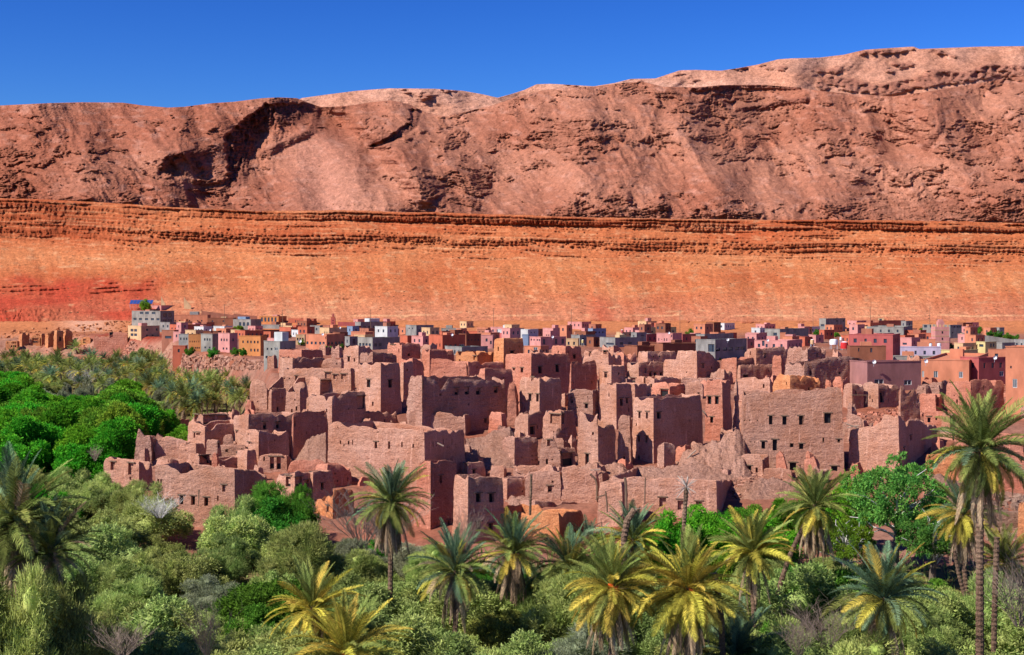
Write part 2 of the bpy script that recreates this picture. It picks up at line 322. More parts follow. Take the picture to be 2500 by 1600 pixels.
def mountain():
    pc = cols(n=1150); nr = 230
    top = ip(pc, [(-2600, 330), (-400, 275), (-100, 262), (0, 258), (60, 255), (120, 252), (200, 250), (300, 251), (350, 258), (410, 263), (450, 261), (520, 252), (570, 249), (640, 240), (680, 238), (725, 240), (750, 250), (785, 262), (830, 260), (870, 256), (905, 250), (955, 245), (1000, 255), (1040, 275), (1090, 285), (1150, 270), (1200, 258), (1260, 238), (1320, 222), (1380, 214), (1450, 212), (1520, 203), (1570, 200), (1620, 212), (1700, 214), (1760, 208), (1850, 207), (1950, 214), (2000, 222), (2080, 230), (2180, 236), (2260, 225), (2350, 210), (2450, 192), (2500, 186), (2700, 160), (5100, 120)])
    s = np.linspace(0, 1, nr)[:, None]; PYr = 575 + (top[None] - 575) * s; PX = np.broadcast_to(pc[None], PYr.shape)
    wx = 40 * fbm(PX / 150, PYr / 150, 3); wy = 25 * fbm(PX / 120 + 9, PYr / 120, 3)
    U, V = PX + wx, PYr + wy
    # rocky outcrop mask
    base = .75 * fbm(U / 170 + 2.2, V / 60 + 5, 5, .6) + .8 * fbm(U / 48, V / 20 + 8, 5, .62)
    right = sm(980, 1150, PX); left = 1 - sm(760, 860, PX)
    m = base * 1.0 - .13 + .22 * right * sm(560, 430, PYr) * sm(-.3, .3, fbm(PX / 300 + 4, PYr / 200, 2))
    m += .32 * np.exp(-((PYr - 520 + 20 * fbm(PX / 80, PX * 0, 3)) / 30) ** 2) * sm(1260, 1400, PX) * (1 - sm(1850, 1900, PX)) 
    m += .38 * np.exp(-((PYr - 520) / 38) ** 2) * sm(1990, 2150, PX)
    m += .35 * sm(130, 40, PX + 0 * PYr) * sm(330, 400, PYr)
    smooth_scree = np.exp(-((PX - 780 - (PYr - 400) * .35) / 95) ** 2) * sm(300, 360, PYr); m -= .9 * smooth_scree
    m -= .5 * sm(60, 0, seg_dist(PX, PYr, [(1250, 560), (1400, 430), (1700, 425), (1900, 460), (2050, 450)]))
    m -= .35 * sm(300, 255, PYr) * left * (1 - np.exp(-((PX - 690) / 70) ** 2))
    rock = sm(.0, .16, m + .10 * fbm(PX / 12, V / 6, 3))
    ledge = sm(.05, .35, perlin(U / 140, V / 5.5)) * .8
    q = np.clip(rock * (.2 + .62 * ledge), 0, .9)
    # great alcove cliff on the left peak and lesser cliffs: polylines with the high side to the left
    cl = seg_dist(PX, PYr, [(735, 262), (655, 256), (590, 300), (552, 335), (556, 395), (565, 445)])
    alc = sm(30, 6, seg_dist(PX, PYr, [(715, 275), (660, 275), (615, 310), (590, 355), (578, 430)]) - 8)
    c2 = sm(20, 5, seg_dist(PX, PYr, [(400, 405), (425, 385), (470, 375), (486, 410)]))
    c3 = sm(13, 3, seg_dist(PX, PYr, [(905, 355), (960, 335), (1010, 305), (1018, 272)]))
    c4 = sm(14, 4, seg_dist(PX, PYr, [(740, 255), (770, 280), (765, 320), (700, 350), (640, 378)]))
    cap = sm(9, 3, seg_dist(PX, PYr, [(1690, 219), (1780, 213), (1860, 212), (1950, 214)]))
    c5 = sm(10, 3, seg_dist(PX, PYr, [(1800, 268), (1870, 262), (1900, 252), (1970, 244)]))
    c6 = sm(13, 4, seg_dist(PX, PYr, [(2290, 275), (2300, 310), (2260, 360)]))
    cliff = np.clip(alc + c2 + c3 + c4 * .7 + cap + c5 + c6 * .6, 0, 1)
    rock = np.maximum(rock, cliff); q = np.maximum(q, cliff * .93)
    dpy = (575 - top[None]) / (nr - 1); g = 1.65
    Y = 1750 + np.cumsum(g * dpy * (1 - q), 0)
    tgt = 1750 + g * (575 - top[None]) * .78
    Y -= (Y[-1:] - tgt) * s ** 1.3
    Y = unstreak(Y, 30, 12)
    # big spurs and gullies
    Y += 200 * fbm(PX / 420 + 1.3, PYr / 700 + 3, 3) * sm(0, .3, s)
    gul = ridged(U / 210 - V / 330, V / 380, 5, .52); Y -= 42 * gul * sm(0, .2, s) * (1 - .6 * smooth_scree)
    # the long crease between the left peak and the right massif, running down to the right
    cx = 10 * fbm(PYr / 25, PYr * 0, 3) + ip(PYr, [(235, 760), (250, 772), (300, 825), (364, 900), (447, 962), (509, 1015), (575, 1060)])
    dcx = PX - cx; Y += 60 * np.exp(-(dcx / 60) ** 2) * sm(240, 300, PYr) - 55 * sm(0, 60, dcx) * np.exp(-(dcx / 110) ** 2) 
    # rock relief, alcove recess with its steep wall on the left and bottom-left
    rr = ridged(U / 26, V / 34, 5, .68); r2 = ridged(PX / 7, V / 9, 4, .65); r3 = ridged(U / 34, (V + .2 * PX) / 5.0, 3, .6)
    Y -= rock * (5.5 * rr + 4.2 * r2 + 5 * r3)
    sp = sm(.28, .5, fbm(U / 16, V / 7, 4, .6)); Y -= (1 - rock) * (2.6 * fbm(PX / 24, PYr / 14, 5, .62) + 2.2 * ridged(PX / 4.2, PYr / 2.6, 2) + 2.6 * sp * (1 - .8 * smooth_scree)); rock = np.maximum(rock, sp * .7 * (1 - smooth_scree))
    PW = PX + 9 * fbm(PX / 16, PYr / 16, 4) + 5 * ridged(PX / 30, PYr / 12, 2); PV_ = PYr + 7 * fbm(PX / 14 + 8, PYr / 20, 4)
    rec = sm(-5, 4, PW - ip(PV_, [(255, 652), (300, 592), (335, 552), (395, 558), (445, 565)])) * np.exp(-np.clip(PX - ip(PYr, [(255, 690), (335, 605), (445, 578)]), 0, 999) / 40) * sm(250, 258, PV_) * (1 - sm(428, 452, PV_))
    Y += 32 * rec - rec * 13 * ridged(PX / 15 + PYr / 90, PYr / 45, 4) - rec * 5 * ridged(PX / 40, PYr / 6, 3)
    rec2 = sm(-4, 4, PW - 398 - (405 - PYr) * .4) * np.exp(-np.clip(PX - 430, 0, 999) / 35) * sm(374, 382, PV_) * (1 - sm(425, 436, PV_)); Y += 11 * rec2 - 5 * rec2 * ridged(PX / 9, PYr / 40, 3)
    rec3 = sm(-3, 4, PW - ip(PYr, [(262, 1008), (300, 1000), (335, 950), (360, 900)])) * np.exp(-np.clip(PX - ip(PYr, [(262, 1012), (300, 1004), (335, 975), (360, 915)]), 0, 999) / 14) * sm(264, 270, PV_) * (1 - sm(350, 362, PV_)); Y += 22 * rec3
    X = (PX - CX) / F * Y; Z = ZC - (PYr - HY) / F * Y
    A = np.array(hexc('#c08268')); B = np.array(hexc('#a9674f')); RK = np.array(hexc('#7c4836')); PK = np.array(hexc('#cc927c'))
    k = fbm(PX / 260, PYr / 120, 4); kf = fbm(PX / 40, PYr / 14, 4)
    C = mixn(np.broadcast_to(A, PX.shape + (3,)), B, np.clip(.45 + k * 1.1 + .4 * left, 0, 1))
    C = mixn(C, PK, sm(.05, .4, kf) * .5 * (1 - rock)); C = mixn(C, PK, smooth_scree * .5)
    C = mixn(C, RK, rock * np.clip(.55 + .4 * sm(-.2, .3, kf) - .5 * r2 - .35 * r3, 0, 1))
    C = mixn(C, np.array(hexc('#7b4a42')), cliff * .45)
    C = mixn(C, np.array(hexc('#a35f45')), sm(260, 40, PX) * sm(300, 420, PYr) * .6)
    back = np.stack([X[-1] * 1.1, Y[-1] * 1.1, Z[-1] - 60], -1)[None]
    P = np.concatenate([np.stack([X, Y, Z], -1), back], 0); C = np.concatenate([C, C[-1:]], 0)
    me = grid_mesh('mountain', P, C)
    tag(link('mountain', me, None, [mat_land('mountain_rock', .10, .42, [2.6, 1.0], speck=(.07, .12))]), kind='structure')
mountain()

def far_ridge():
    pc = cols(n=620, out=30); nr = 90
    top = ip(pc, [(-2600, 300), (600, 290), (700, 262), (735, 240), (800, 231), (870, 222), (950, 216), (1060, 217), (1130, 222), (1180, 231), (1215, 239), (1245, 231), (1280, 220), (1310, 206), (1345, 205), (1400, 208), (1450, 211), (1500, 203), (1540, 193), (1600, 192), (1630, 182), (1660, 172), (1700, 171), (1760, 173), (1800, 167), (1850, 158), (1900, 145), (1930, 143), (2000, 141), (2060, 134), (2110, 122), (2150, 119), (2230, 114), (2245, 120), (2320, 117), (2400, 114), (2500, 113), (3000, 100), (5100, 90)])
    s = np.linspace(0, 1, nr)[:, None]; PYr = 330 + (top[None] - 330) * s; PX = np.broadcast_to(pc[None], PYr.shape)
    rock = sm(.0, .2, fbm(PX / 90, PYr / 30, 4) - .25 + .55 * sm(26, 8, seg_dist(PX, PYr, [(2010, 205), (2150, 215), (2280, 195), (2420, 178), (2520, 170)])) + .5 * sm(7, 2, seg_dist(PX, PYr, [(2100, 130), (2180, 126), (2230, 120)])))
    Y = 3300 + 1.9 * (330 - PYr) * (1 - .0 * rock) + 160 * fbm(PX / 300, PYr / 300, 3) * sm(0, .2, s)
    Y -= rock * (30 * ridged(PX / 22, PYr / 22, 4)) + 7 * fbm(PX / 14, PYr / 8, 4) + 6 * ridged((PX + PYr * 1.2) / 70, PYr / 200, 3)
    X = (PX - CX) / F * Y; Z = ZC - (PYr - HY) / F * Y
    A = np.array(hexc('#d49e86')); B = np.array(hexc('#c58669'))  # paler scree tones, with slight distance haze put into the colour
    C = mixn(np.broadcast_to(A, PX.shape + (3,)), B, np.clip(.35 + fbm(PX / 200, PYr / 60, 3) + .3 * sm(1300, 2000, PX), 0, 1)); C = mixn(C, np.array(hexc('#9a6353')), rock * .7)
    back = np.stack([X[-1] * 1.1, Y[-1] * 1.1, Z[-1] - 60], -1)[None]
    P = np.concatenate([np.stack([X, Y, Z], -1), back], 0); C = np.concatenate([C, C[-1:]], 0)
    me = grid_mesh('far_ridge', P, C)
    tag(link('far_ridge', me, None, [mat_land('hazed_far_scree', .05, .2, [3.0, 1.0])]), kind='structure')
far_ridge()
# plain that carries everything, out to the horizon
g = MB(); g.quad((-9000, -4000, -3), (9000, -4000, -3), (9000, 9000, -3), (-9000, 9000, -3))
tag(g.build('plain', [mat_plain('plain_dust', hexc('#a8785a', .4), .95, .05)]), kind='structure')
# ---------------------------------------------------------------- buildings
TILES = dict(A=(0, 700, 3.761), B=(600, 740, 4.814), C=(1050, 740, 4.814), D=(1500, 740, 4.814), E=(2000, 740, 4.814),
             F=(200, 1000, 4.814), G=(650, 1000, 4.814), H=(1100, 1000, 4.814), I=(1550, 1000, 4.814), J=(2000, 1000, 4.814))
M = dict(
    p=mat_earth('pink_earth', hexc('#d7a28a'), hexc('#c4876a')), r=mat_earth('red_earth', hexc('#dd957a'), hexc('#cd7e62')),
    o=mat_earth('orange_earth', hexc('#e29a6a'), hexc('#d08052')), t=mat_earth('crumbling_earth', hexc('#d7a48e'), hexc('#c48a72'), 2.0, .5),
    dark=mat_plain('painted_dark_interior', (.012, .011, .012), .6, .3), wood=mat_plain('old_timber', (.16, .1, .065)), stick=mat_plain('palm_timber', (.33, .24, .18)),  # dark: near-black painted in for the unlit interior behind openings
    coral=mat_paint('coral_paint', hexc('#d98a68')), orng=mat_paint('orange_paint', hexc('#d98d55')), cream=mat_paint('cream_paint', hexc('#e2b98a')),
    red=mat_paint('red_paint', hexc('#cb6e52')), maroon=mat_paint('maroon_paint', hexc('#c0645e')), pink=mat_paint('pink_paint', hexc('#e09a90')),
    plum=mat_paint('plum_paint', hexc('#b07a74')), grey=mat_paint('bare_concrete', hexc('#a09a90'), .2), slate=mat_paint('grey_block', hexc('#9a9690'), .2),
    white=mat_paint('white_paint', hexc('#dcdcd8')), blue=mat_paint('blue_paint', hexc('#8c9fb8')), yellow=mat_paint('yellow_paint', hexc('#dcc98a')),
    brown=mat_paint('brown_plaster', hexc('#9a6048')), brick=mat_paint('raw_brick', hexc('#b3725a')), glass=mat_plain('window_glass', (.03, .045, .07), .15, .6),
    lilac=mat_paint('lilac_paint', hexc('#c6b8cc')), tank=mat_plain('white_plastic', (.75, .75, .75), .4), tred=mat_plain('red_plastic', (.5, .03, .03), .4),
    solar=mat_plain('solar_cell', (.02, .06, .22), .2, .6), steel=mat_plain('painted_steel', (.4, .42, .45), .5), stone=mat_earth('dry_stone', hexc('#c9a48c'), hexc('#a98069'), 2.0))
bid = [0]; FOOT = []; wrs = random.Random(3)

GK_ = 'earthen houses of the ruined kasbah'
def block(tile, xl, xc, xr, top, yb, mat, label, wins=(), name='earthen_house', cat='house', drop=.9, theta=None, er=1.0, group=None, thick=.42, Y=None, back=None, depth=None, raw=False, sink=3.0, batter=.03):
    """corner-on block: left face xl..xc, right face xc..xr, given in the tile's own coordinates"""
    ox, oy, k = TILES[tile]; tx = lambda v: ox + v / k; ty = lambda v: oy + v / k
    xl, xc, xr, ybp = tx(xl), tx(xc), tx(xr), ty(yb)
    tops = [(tx(a), ty(b)) for a, b in top] if isinstance(top, list) else [(xl, ty(top)), (xr, ty(top))]
    bid[0] += 1; seed = bid[0] * 7.13
    gx, gy = (hit(xc, ybp) if Y is None else (px2x(xc, Y), Y)); Y0 = gy
    C = np.array([px2x(xc, Y0), Y0])
    ml = max(xc - xl, 0.5); mr = xr - xc
    if theta is None:
        theta = math.atan2(max(mr, 2), ml) if mr > 6 else .12
        theta = min(max(theta, .42), .95) if mr > 6 and ml > 6 else (.14 if mr <= 6 else .95)
        if ml <= 6: theta = .95
        view = math.atan2(C[0], C[1]); theta = theta + view * .5
    a = np.array([-math.cos(theta), math.sin(theta)]); b = np.array([math.sin(theta), math.cos(theta)])
    def ray_len(px, d):
        # distance s along d from C such that C + s d projects to px
        kx = (px - CX) / F; den = d[0] - kx * d[1]; return (kx * C[1] - C[0]) / den
    L = ray_len(xl, a) if ml > 6 else 0; Rr = ray_len(xr, b) if mr > 6 else 0
    if L <= 0 or L > 45: L = depth or max(3.0, min(Rr * .7 if Rr > 0 else 4, 7))
    if Rr <= 0 or Rr > 45: Rr = depth or max(3.0, min(L * .6, 6))
    if raw: pass
    A = C + a * L; B = C + b * Rr; D = A + b * Rr
    zb = min(float(ground(C[0], C[1])), float(ground(A[0], A[1])), float(ground(B[0], B[1]))) - sink if Y is None else py2z(ybp, Y0)
    visz = py2z(ybp, Y0)
    def topz(pt, side):
        px = CX + F * pt[0] / pt[1]
        return py2z(np.interp(px, [q[0] for q in tops], [q[1] for q in tops]), pt[1])
    zA, zB, zC = topz(A, 0), topz(B, 0), topz(C, 0); zD = (zA + zB) / 2 if back is None else py2z(ty(back), D[1])
    if er == 0: zA = zB = zD = zC = topz(C, 0)
    ds = .42 if er else 60.
    corners = [(A, C, -b), (C, B, -a), (B, D, b), (D, A, a)]
    st = []      # stations: x, y, nx, ny, top, face
    wl = {0: [], 1: []}
    for wdef in wins:
        wx, wy, ww, wh = wdef[:4]; x0, x1 = tx(wx - ww / 2), tx(wx + ww / 2); f = 0 if tx(wx) < xc or mr <= 6 else 1
        if ml <= 6: f = 1
        P, d = (C, a) if f == 0 else (C, b)
        s0, s1 = sorted((ray_len(x0, d), ray_len(x1, d))); tot = (L if f == 0 else Rr)
        s0 = max(s0, .2); s1 = min(s1, tot - .2)
        if s1 - s0 < .12: continue
        mid = C + d * (s0 + s1) / 2; z1, z0 = py2z(ty(wy - wh / 2), mid[1]), py2z(ty(wy + wh / 2), mid[1])
        wl[f].append([s0, s1, z0, z1, wdef[4] if len(wdef) > 4 else ''])
    auto = er and group == GK_ and len(wins) < 3
    for f, d, tot in ((0, a, L), (1, b, Rr)):
        if not (auto or (er == 0 and len(wins) < 2 and name == 'village_house')): continue
        zt_ = zC - (.9 if er else .7); hgt = zC - visz
        if tot < 2.4 or hgt < 2.0: continue
        for q in range(int(min(tot / 2.0, 4)) if er == 0 else wrs.choice((1, 2, 2, 3))):
            s0 = (tot * (q + .6) / (int(min(tot / 2.0, 4)) + .4)) if er == 0 else wrs.uniform(.5, tot - 1.0)
            ww, wh = (wrs.uniform(.55, .8), 1.0) if er == 0 else wrs.choice(((.18, .2), (.22, .5), (.3, .7), (.42, .75), (.2, .2)))
            z1 = zt_ - (.25 if er == 0 else wrs.uniform(0, max(.1, min(hgt - 1.8, 3))))
            if s0 + ww > tot - .3 or any(s0 < o_[1] + .3 and s0 + ww > o_[0] - .3 and z1 - wh < o_[3] + .3 and z1 > o_[2] - .3 for o_ in wl[f]): continue
            wl[f].append([s0, s0 + ww, z1 - wh, z1, ''])
    FOOT.append((C, a, b, L, Rr))
    segs = []
    for fi, (P, Q, n) in enumerate(corners):
        tot = np.linalg.norm(Q - P); nd = max(1, int(round(tot / (ds if fi < 2 else max(ds, .6)))))
        ss = set(np.linspace(0, tot, nd + 1).round(4))
        if fi < 2:
            for w_ in wl[fi]:
                e = [w_[0], w_[1]] if fi == 1 else [tot - w_[1], tot - w_[0]]
                w_ += e
                ss = {v for v in ss if not any(abs(v - q) < .13 for q in e) or v in (0, round(tot, 4))}; ss |= {round(q, 4) for q in e}
        segs.append((P, (Q - P) / max(tot, 1e-6), n, sorted(ss), tot, fi))
    z_lo, z_hi = zb, max(zA, zB, zC, zD) + .6
    for t_ in tops: z_hi = max(z_hi, py2z(t_[1], Y0) + 1.0)
    rows = set(np.arange(z_lo, z_hi + ds, ds if er else 90).round(4)) if er else {z_lo, z_hi}
    allw = wl[0] + wl[1]
    for w_ in allw:
        rows = {v for v in rows if abs(v - w_[2]) > .13 and abs(v - w_[3]) > .13} | {round(w_[2], 4), round(w_[3], 4)}
    rows = np.array(sorted(rows))
    V = []; Fc = []; 
    cx_, cy_ = (A + B) / 2
    ztop_all = []
    stn = []
    for P, d, n, ss, tot, fi in segs:
        for s_ in ss[:-1] if True else ss:
            pt = P + d * s_
            if fi < 2: z = topz(pt, fi) if er else zC
            else: z = (zB + (zD - zB) * s_ / tot) if fi == 2 else (zD + (zA - zD) * s_ / tot)
            stn.append([pt, n, z, fi, s_, tot])
    ns = len(stn)
    # corner normals averaged
    for i, q in enumerate(stn):
        if q[4] == 0:
            nb = stn[i - 1][1]; q.append((q[1] + nb))
        else: q.append(q[1])
    pxs = np.array([q[0] for q in stn])
    if er:
        tn = .28 * er * fbm(pxs[:, 0] * .8 + seed, pxs[:, 1] * .8, 4, .6)
        nt_ = fbm(pxs[:, 0] * .45 + seed * 2, pxs[:, 1] * .45, 2); tn = tn - er * .95 * np.clip(nt_ - .12, 0, 1) * 2
        tn = tn - .12 * er * np.clip(ridged(pxs[:, 0] * 2.1, pxs[:, 1] * 2.1 + seed, 2), 0, 1)
    else: tn = np.zeros(ns)
    zt = np.array([q[2] for q in stn]) + tn
    zr = min(zA, zB, zC, zD, zt.min()) - drop if drop < 50 else zb + .3
    zr = max(zr, zb + .5)
    zt = np.maximum(zt, zr + .12)
    nr_ = len(rows); idx = -np.ones((ns, nr_), int)
    gx_, gz_ = np.meshgrid(np.arange(ns), rows, indexing='ij')
    Pn = np.array([q[6] for q in stn]); XX = pxs[:, 0][:, None] + 0 * gz_; YY = pxs[:, 1][:, None] + 0 * gz_
    ZZ = np.minimum(gz_, zt[:, None])
    u = XX * .8 + YY * .6; 
    dsp = er * (.16 * fbm(u * .35 + seed, ZZ * .35 + YY * .3, 3) + .10 * fbm(u * 1.1, ZZ * 1.4 + YY + seed, 3)) if er else np.zeros_like(ZZ)
    if er: dsp = dsp - (.10 * er) * sm(.5, 0, zt[:, None] - ZZ)
    # keep window edges true
    for f in (0, 1):
        for w_ in wl[f]:
            near = np.array([(q[3] == f and w_[5] - .02 <= q[4] <= w_[6] + .02) for q in stn])
            k_ = near[:, None] & (ZZ > w_[2] - .02) & (ZZ < w_[3] + .02); dsp = np.where(k_, 0, dsp)
    bt = (ZZ - visz) * batter * (1 if er else 0)
    OX = XX + Pn[:, 0][:, None] * (dsp - bt); OY = YY + Pn[:, 1][:, None] * (dsp - bt)
    verts = np.stack([OX, OY, ZZ], -1).reshape(-1, 3).tolist()
    faces = []; mats_i = []
    zc = (rows[:-1] + rows[1:]) / 2
    capd = ZZ >= zt[:, None] - 1e-6
    for i in range(ns):
        j = (i + 1) % ns; q = stn[i]; qe = stn[j][4] if stn[j][3] == q[3] and j else q[5]; sc_ = (q[4] + qe) / 2
        hw = [w_ for w_ in (wl[q[3]] if q[3] < 2 else []) if w_[5] < sc_ < w_[6]]
        for r_ in range(nr_ - 1):
            if capd[i, r_] and capd[j, r_]: break
            if any(w_[2] < zc[r_] < w_[3] for w_ in hw): continue
            a0, b0, b1, a1 = i * nr_ + r_, j * nr_ + r_, j * nr_ + r_ + 1, i * nr_ + r_ + 1
            fcs = [a0, b0]
            if not capd[j, r_]: fcs.append(b1)
            if not capd[i, r_]: fcs.append(a1)
            if len(fcs) > 2: faces.append(tuple(fcs))
    # rim, inner side, roof
    base = len(verts); th = thick if er else .22
    lim = lambda P: P
    U1 = (B - C) / max(Rr, 1e-6); U2 = (A - C) / max(L, 1e-6)
    topo = np.array([verts[i * nr_ + nr_ - 1] for i in range(ns)])
    rel = pxs - C; ub = rel @ U1; ua = rel @ U2
    thb = min(th, Rr * .4); tha = min(th, L * .4)
    ubi = np.clip(ub, thb, Rr - thb); uai = np.clip(ua, tha, L - tha)
    inn = C + ubi[:, None] * U1 + uai[:, None] * U2
    for i in range(ns):
        mid = (topo[i, :2] + inn[i]) / 2
        verts.append((mid[0], mid[1], zt[i] + (.07 if er else .0)))
    for i in range(ns): verts.append((inn[i, 0], inn[i, 1], zt[i] - (.05 * er)))
    for i in range(ns): verts.append((inn[i, 0], inn[i, 1], zr))
    for i in range(ns):
        j = (i + 1) % ns
        o0, o1 = i * nr_ + nr_ - 1, j * nr_ + nr_ - 1
        faces.append((o0, o1, base + j, base + i)); faces.append((base + i, base + j, base + ns + j, base + ns + i))
        faces.append((base + ns + i, base + ns + j, base + 2 * ns + j, base + 2 * ns + i))
    faces.append(tuple(base + 2 * ns + i for i in range(ns)))
    if er:      # uneven earth roof, a little above the flat one
        pass
    me = bpy.data.meshes.new(name + '_walls'); me.from_pydata(verts, [], faces); me.update()
    if er: me.shade_smooth(); me.set_sharp_from_angle(angle=.75)
    parent = empty(name, (C[0], C[1], visz)); tag(parent, label, cat, group)
    def loc(me_): 
        me_.transform(__import__('mathutils').Matrix.Translation((-C[0], -C[1], -visz))); return me_
    link('walls', loc(me), parent, [M[mat]])
    info = dict(C=C, a=a, b=b, L=L, R=Rr, zr=zr, zC=zC, visz=visz, parent=parent, loc=loc, A=A, B=B, px=tx, py=ty, Y=Y0)
    for f in (0, 1):
        d = a if f == 0 else b; n = -b if f == 0 else -a
        for s0, s1, z0, z1, op, *_ in wl[f]:
            mb = MB(); bt_ = lambda z: (z - visz) * batter if er else 0
            def pt(s_, z, dep): 
                p = C + d * s_ + n * (-bt_(z) - dep); return (p[0], p[1], z)
            dep = .38 if er else .16
            if f == 0: s0, s1 = s1, s0
            o = [pt(s0, z0, 0), pt(s1, z0, 0), pt(s1, z1, 0), pt(s0, z1, 0)]; i_ = [pt(s0, z0, dep), pt(s1, z0, dep), pt(s1, z1, dep), pt(s0, z1, dep)]
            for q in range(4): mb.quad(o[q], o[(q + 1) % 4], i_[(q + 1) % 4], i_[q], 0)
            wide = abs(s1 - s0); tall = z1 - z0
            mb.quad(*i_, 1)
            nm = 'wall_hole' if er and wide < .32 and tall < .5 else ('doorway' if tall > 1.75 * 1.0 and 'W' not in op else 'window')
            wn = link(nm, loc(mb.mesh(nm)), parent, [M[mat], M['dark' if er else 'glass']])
            big = abs(s1 - s0) * F / Y0
            if er and big > 7 and nm != 'wall_hole':
                lb = MB(); e = .22 * (1 if s1 > s0 else -1)
                c8 = [pt(s0 - e, z1 + .01, .1), pt(s1 + e, z1 + .01, .1), pt(s1 + e, z1 + .01, -.07), pt(s0 - e, z1 + .01, -.07)]; t8 = [(x, y, z + .13) for x, y, z in c8]
                lb.hexa(c8 + t8); link('lintel', loc(lb.mesh('lintel')), wn, [M['wood']])
            if not er and 'F' in op:
                fb = MB(); fw = .09
                def bar(sa, sb, za, zb_):
                    c8 = [pt(sa, za, .14), pt(sb, za, .14), pt(sb, za, .05), pt(sa, za, .05)]; t8 = [pt(sa, zb_, .14), pt(sb, zb_, .14), pt(sb, zb_, .05), pt(sa, zb_, .05)]
                    fb.hexa(c8 + t8)
                e = fw if s1 > s0 else -fw; mm_ = (s0 + s1) / 2
                bar(s0, s1, z0, z0 + fw); bar(s0, s1, z1 - fw, z1); bar(s0, s0 + e, z0 + fw, z1 - fw); bar(s1 - e, s1, z0 + fw, z1 - fw); bar(mm_ - e / 2, mm_ + e / 2, z0 + fw, z1 - fw)
                link('frame', loc(fb.mesh('frame')), wn, [M['white']])
    return info

def wallp(tile, x0, x1, top, yb, mat, label, Ya=None, Yb=None, th=.5, name='ruined_wall', er=1.0, cat='wall', sink=3, group=None):
    """free-standing wall between two columns; top = profile in tile coordinates"""
    ox, oy, k = TILES[tile]; tx = lambda v: ox + v / k; ty = lambda v: oy + v / k
    bid[0] += 1; seed = bid[0] * 3.7
    h0 = hit(tx(x0), ty(yb)); ya = h0[1] if Ya is None else h0[1] + Ya; yb_ = h0[1] if Yb is None else h0[1] + Yb
    P = np.array([px2x(tx(x0), ya), ya]); Q = np.array([px2x(tx(x1), yb_), yb_]); tot = np.linalg.norm(Q - P); d = (Q - P) / tot; n = np.array([d[1], -d[0]])
    if n[1] > 0: n = -n
    tops = [(tx(a), ty(b)) for a, b in top]; ds = .4; nd = max(2, int(tot / ds)); ss = np.linspace(0, tot, nd + 1)
    pts = P + ss[:, None] * d; pxx = CX + F * pts[:, 0] / pts[:, 1]
    zt = py2z(np.interp(pxx, [q[0] for q in tops], [q[1] for q in tops]), pts[:, 1]) + er * .3 * fbm(pts[:, 0] * .9 + seed, pts[:, 1] * .9, 4, .6)
    visz = py2z(ty(yb), ya); zb = min(float(ground(*P)), float(ground(*Q))) - sink
    zt = np.maximum(zt, visz + .1); nrw = max(2, int((zt.max() - zb) / .45)); t = np.linspace(0, 1, nrw)
    Z = zb + (zt[:, None] - zb) * t[None]; u = pts[:, 0][:, None] + 0 * Z
    dsp = er * (.16 * fbm(u * .5 + seed, Z * .5, 3) + .08 * fbm(u * 1.4, Z * 1.4, 2)); bt = (Z - visz) * .03
    fr = np.stack([pts[:, 0][:, None] + n[0] * (dsp - bt + th / 2), pts[:, 1][:, None] + n[1] * (dsp - bt + th / 2), Z], -1)
    bk = np.stack([pts[:, 0][:, None] - n[0] * (th / 2 - dsp * .7 - bt), pts[:, 1][:, None] - n[1] * (th / 2 - dsp * .7 - bt), Z], -1)
    G = np.concatenate([fr, bk[:, ::-1]], 1)       # stations x (front up, back down)
    me = grid_mesh(name, G)
    ns, m2, _ = G.shape
    o = None; parent = tag(link(name, me, None, [M[mat]]), label, cat, group)
    bm = __import__('bmesh').new(); bm.from_mesh(me)
    bm.verts.ensure_lookup_table()
    for e in (0, ns - 1):
        f = bm.faces.new([bm.verts[e * m2 + i] for i in (range(m2) if e == 0 else reversed(range(m2)))])
    bm.normal_update(); __import__('bmesh').ops.recalc_face_normals(bm, faces=bm.faces); bm.to_mesh(me); bm.free(); me.shade_smooth(); me.set_sharp_from_angle(angle=.8)
    me.transform(__import__('mathutils').Matrix.Translation((-P[0], -P[1], -visz))); parent.location = (P[0], P[1], visz)
    return parent
# ---------------------------------------------------------------- the earthen kasbah, back to front
GK = 'earthen houses of the ruined kasbah'
def K(tile, xl, xc, xr, top, yb, mat, label, wins=(), **k): return block(tile, xl, xc, xr, top, yb, mat, label, wins, group=GK, **k)
K('B',380,655,915,550,830,'r','low smooth red house at the kasbah edge beside the tall grey town house',[(407,628,12,20),(500,632,12,20)],er=.4)
K('B',1140,1325,1480,505,900,'p','small square earthen tower with one window above the plum watch tower',[(1205,660,28,60)])
K('B',1330,1490,1785,[(1330,590),(1490,575),(1700,590),(1785,600)],930,'t','rough rounded earthen block tucked right behind the plum watch tower')
K('B',1655,1830,2062,[(1655,465),(1830,475),(2062,478)],880,'r','tall red earthen house with rounded top under the grey block houses',[(1920,610,18,30),(1720,495,60,10)])
K('B',2062,2160,2456,[(2062,545),(2160,545),(2300,560),(2456,550)],880,'r','dark red earthen house left of the yellow walled one')
K('B',1780,1960,2100,[(1780,655),(1900,660),(1960,645),(2100,660)],1000,'r','low collapsed red room between the rounded red house and the great scarred house')
K('B',385,545,960,[(385,640),(545,650),(900,645),(960,655)],1060,'p','broad earthen house with long shaded wall in the upper terrace',drop=.8)
K('B',880,1130,1145,[(880,690),(1000,640),(1145,650)],1040,'p','pale upper room between long shaded wall and little square tower',[(1070,715,22,28)])
K('B',430,1240,1300,[(430,785),(700,765),(1000,770),(1300,765)],1250,'p','long roofless house with sagging front below the long shaded wall',[(452,885,16,22),(508,885,16,22),(590,890,30,70),(960,850,70,70),(1045,865,45,50),(1145,865,60,60)],drop=1.3)
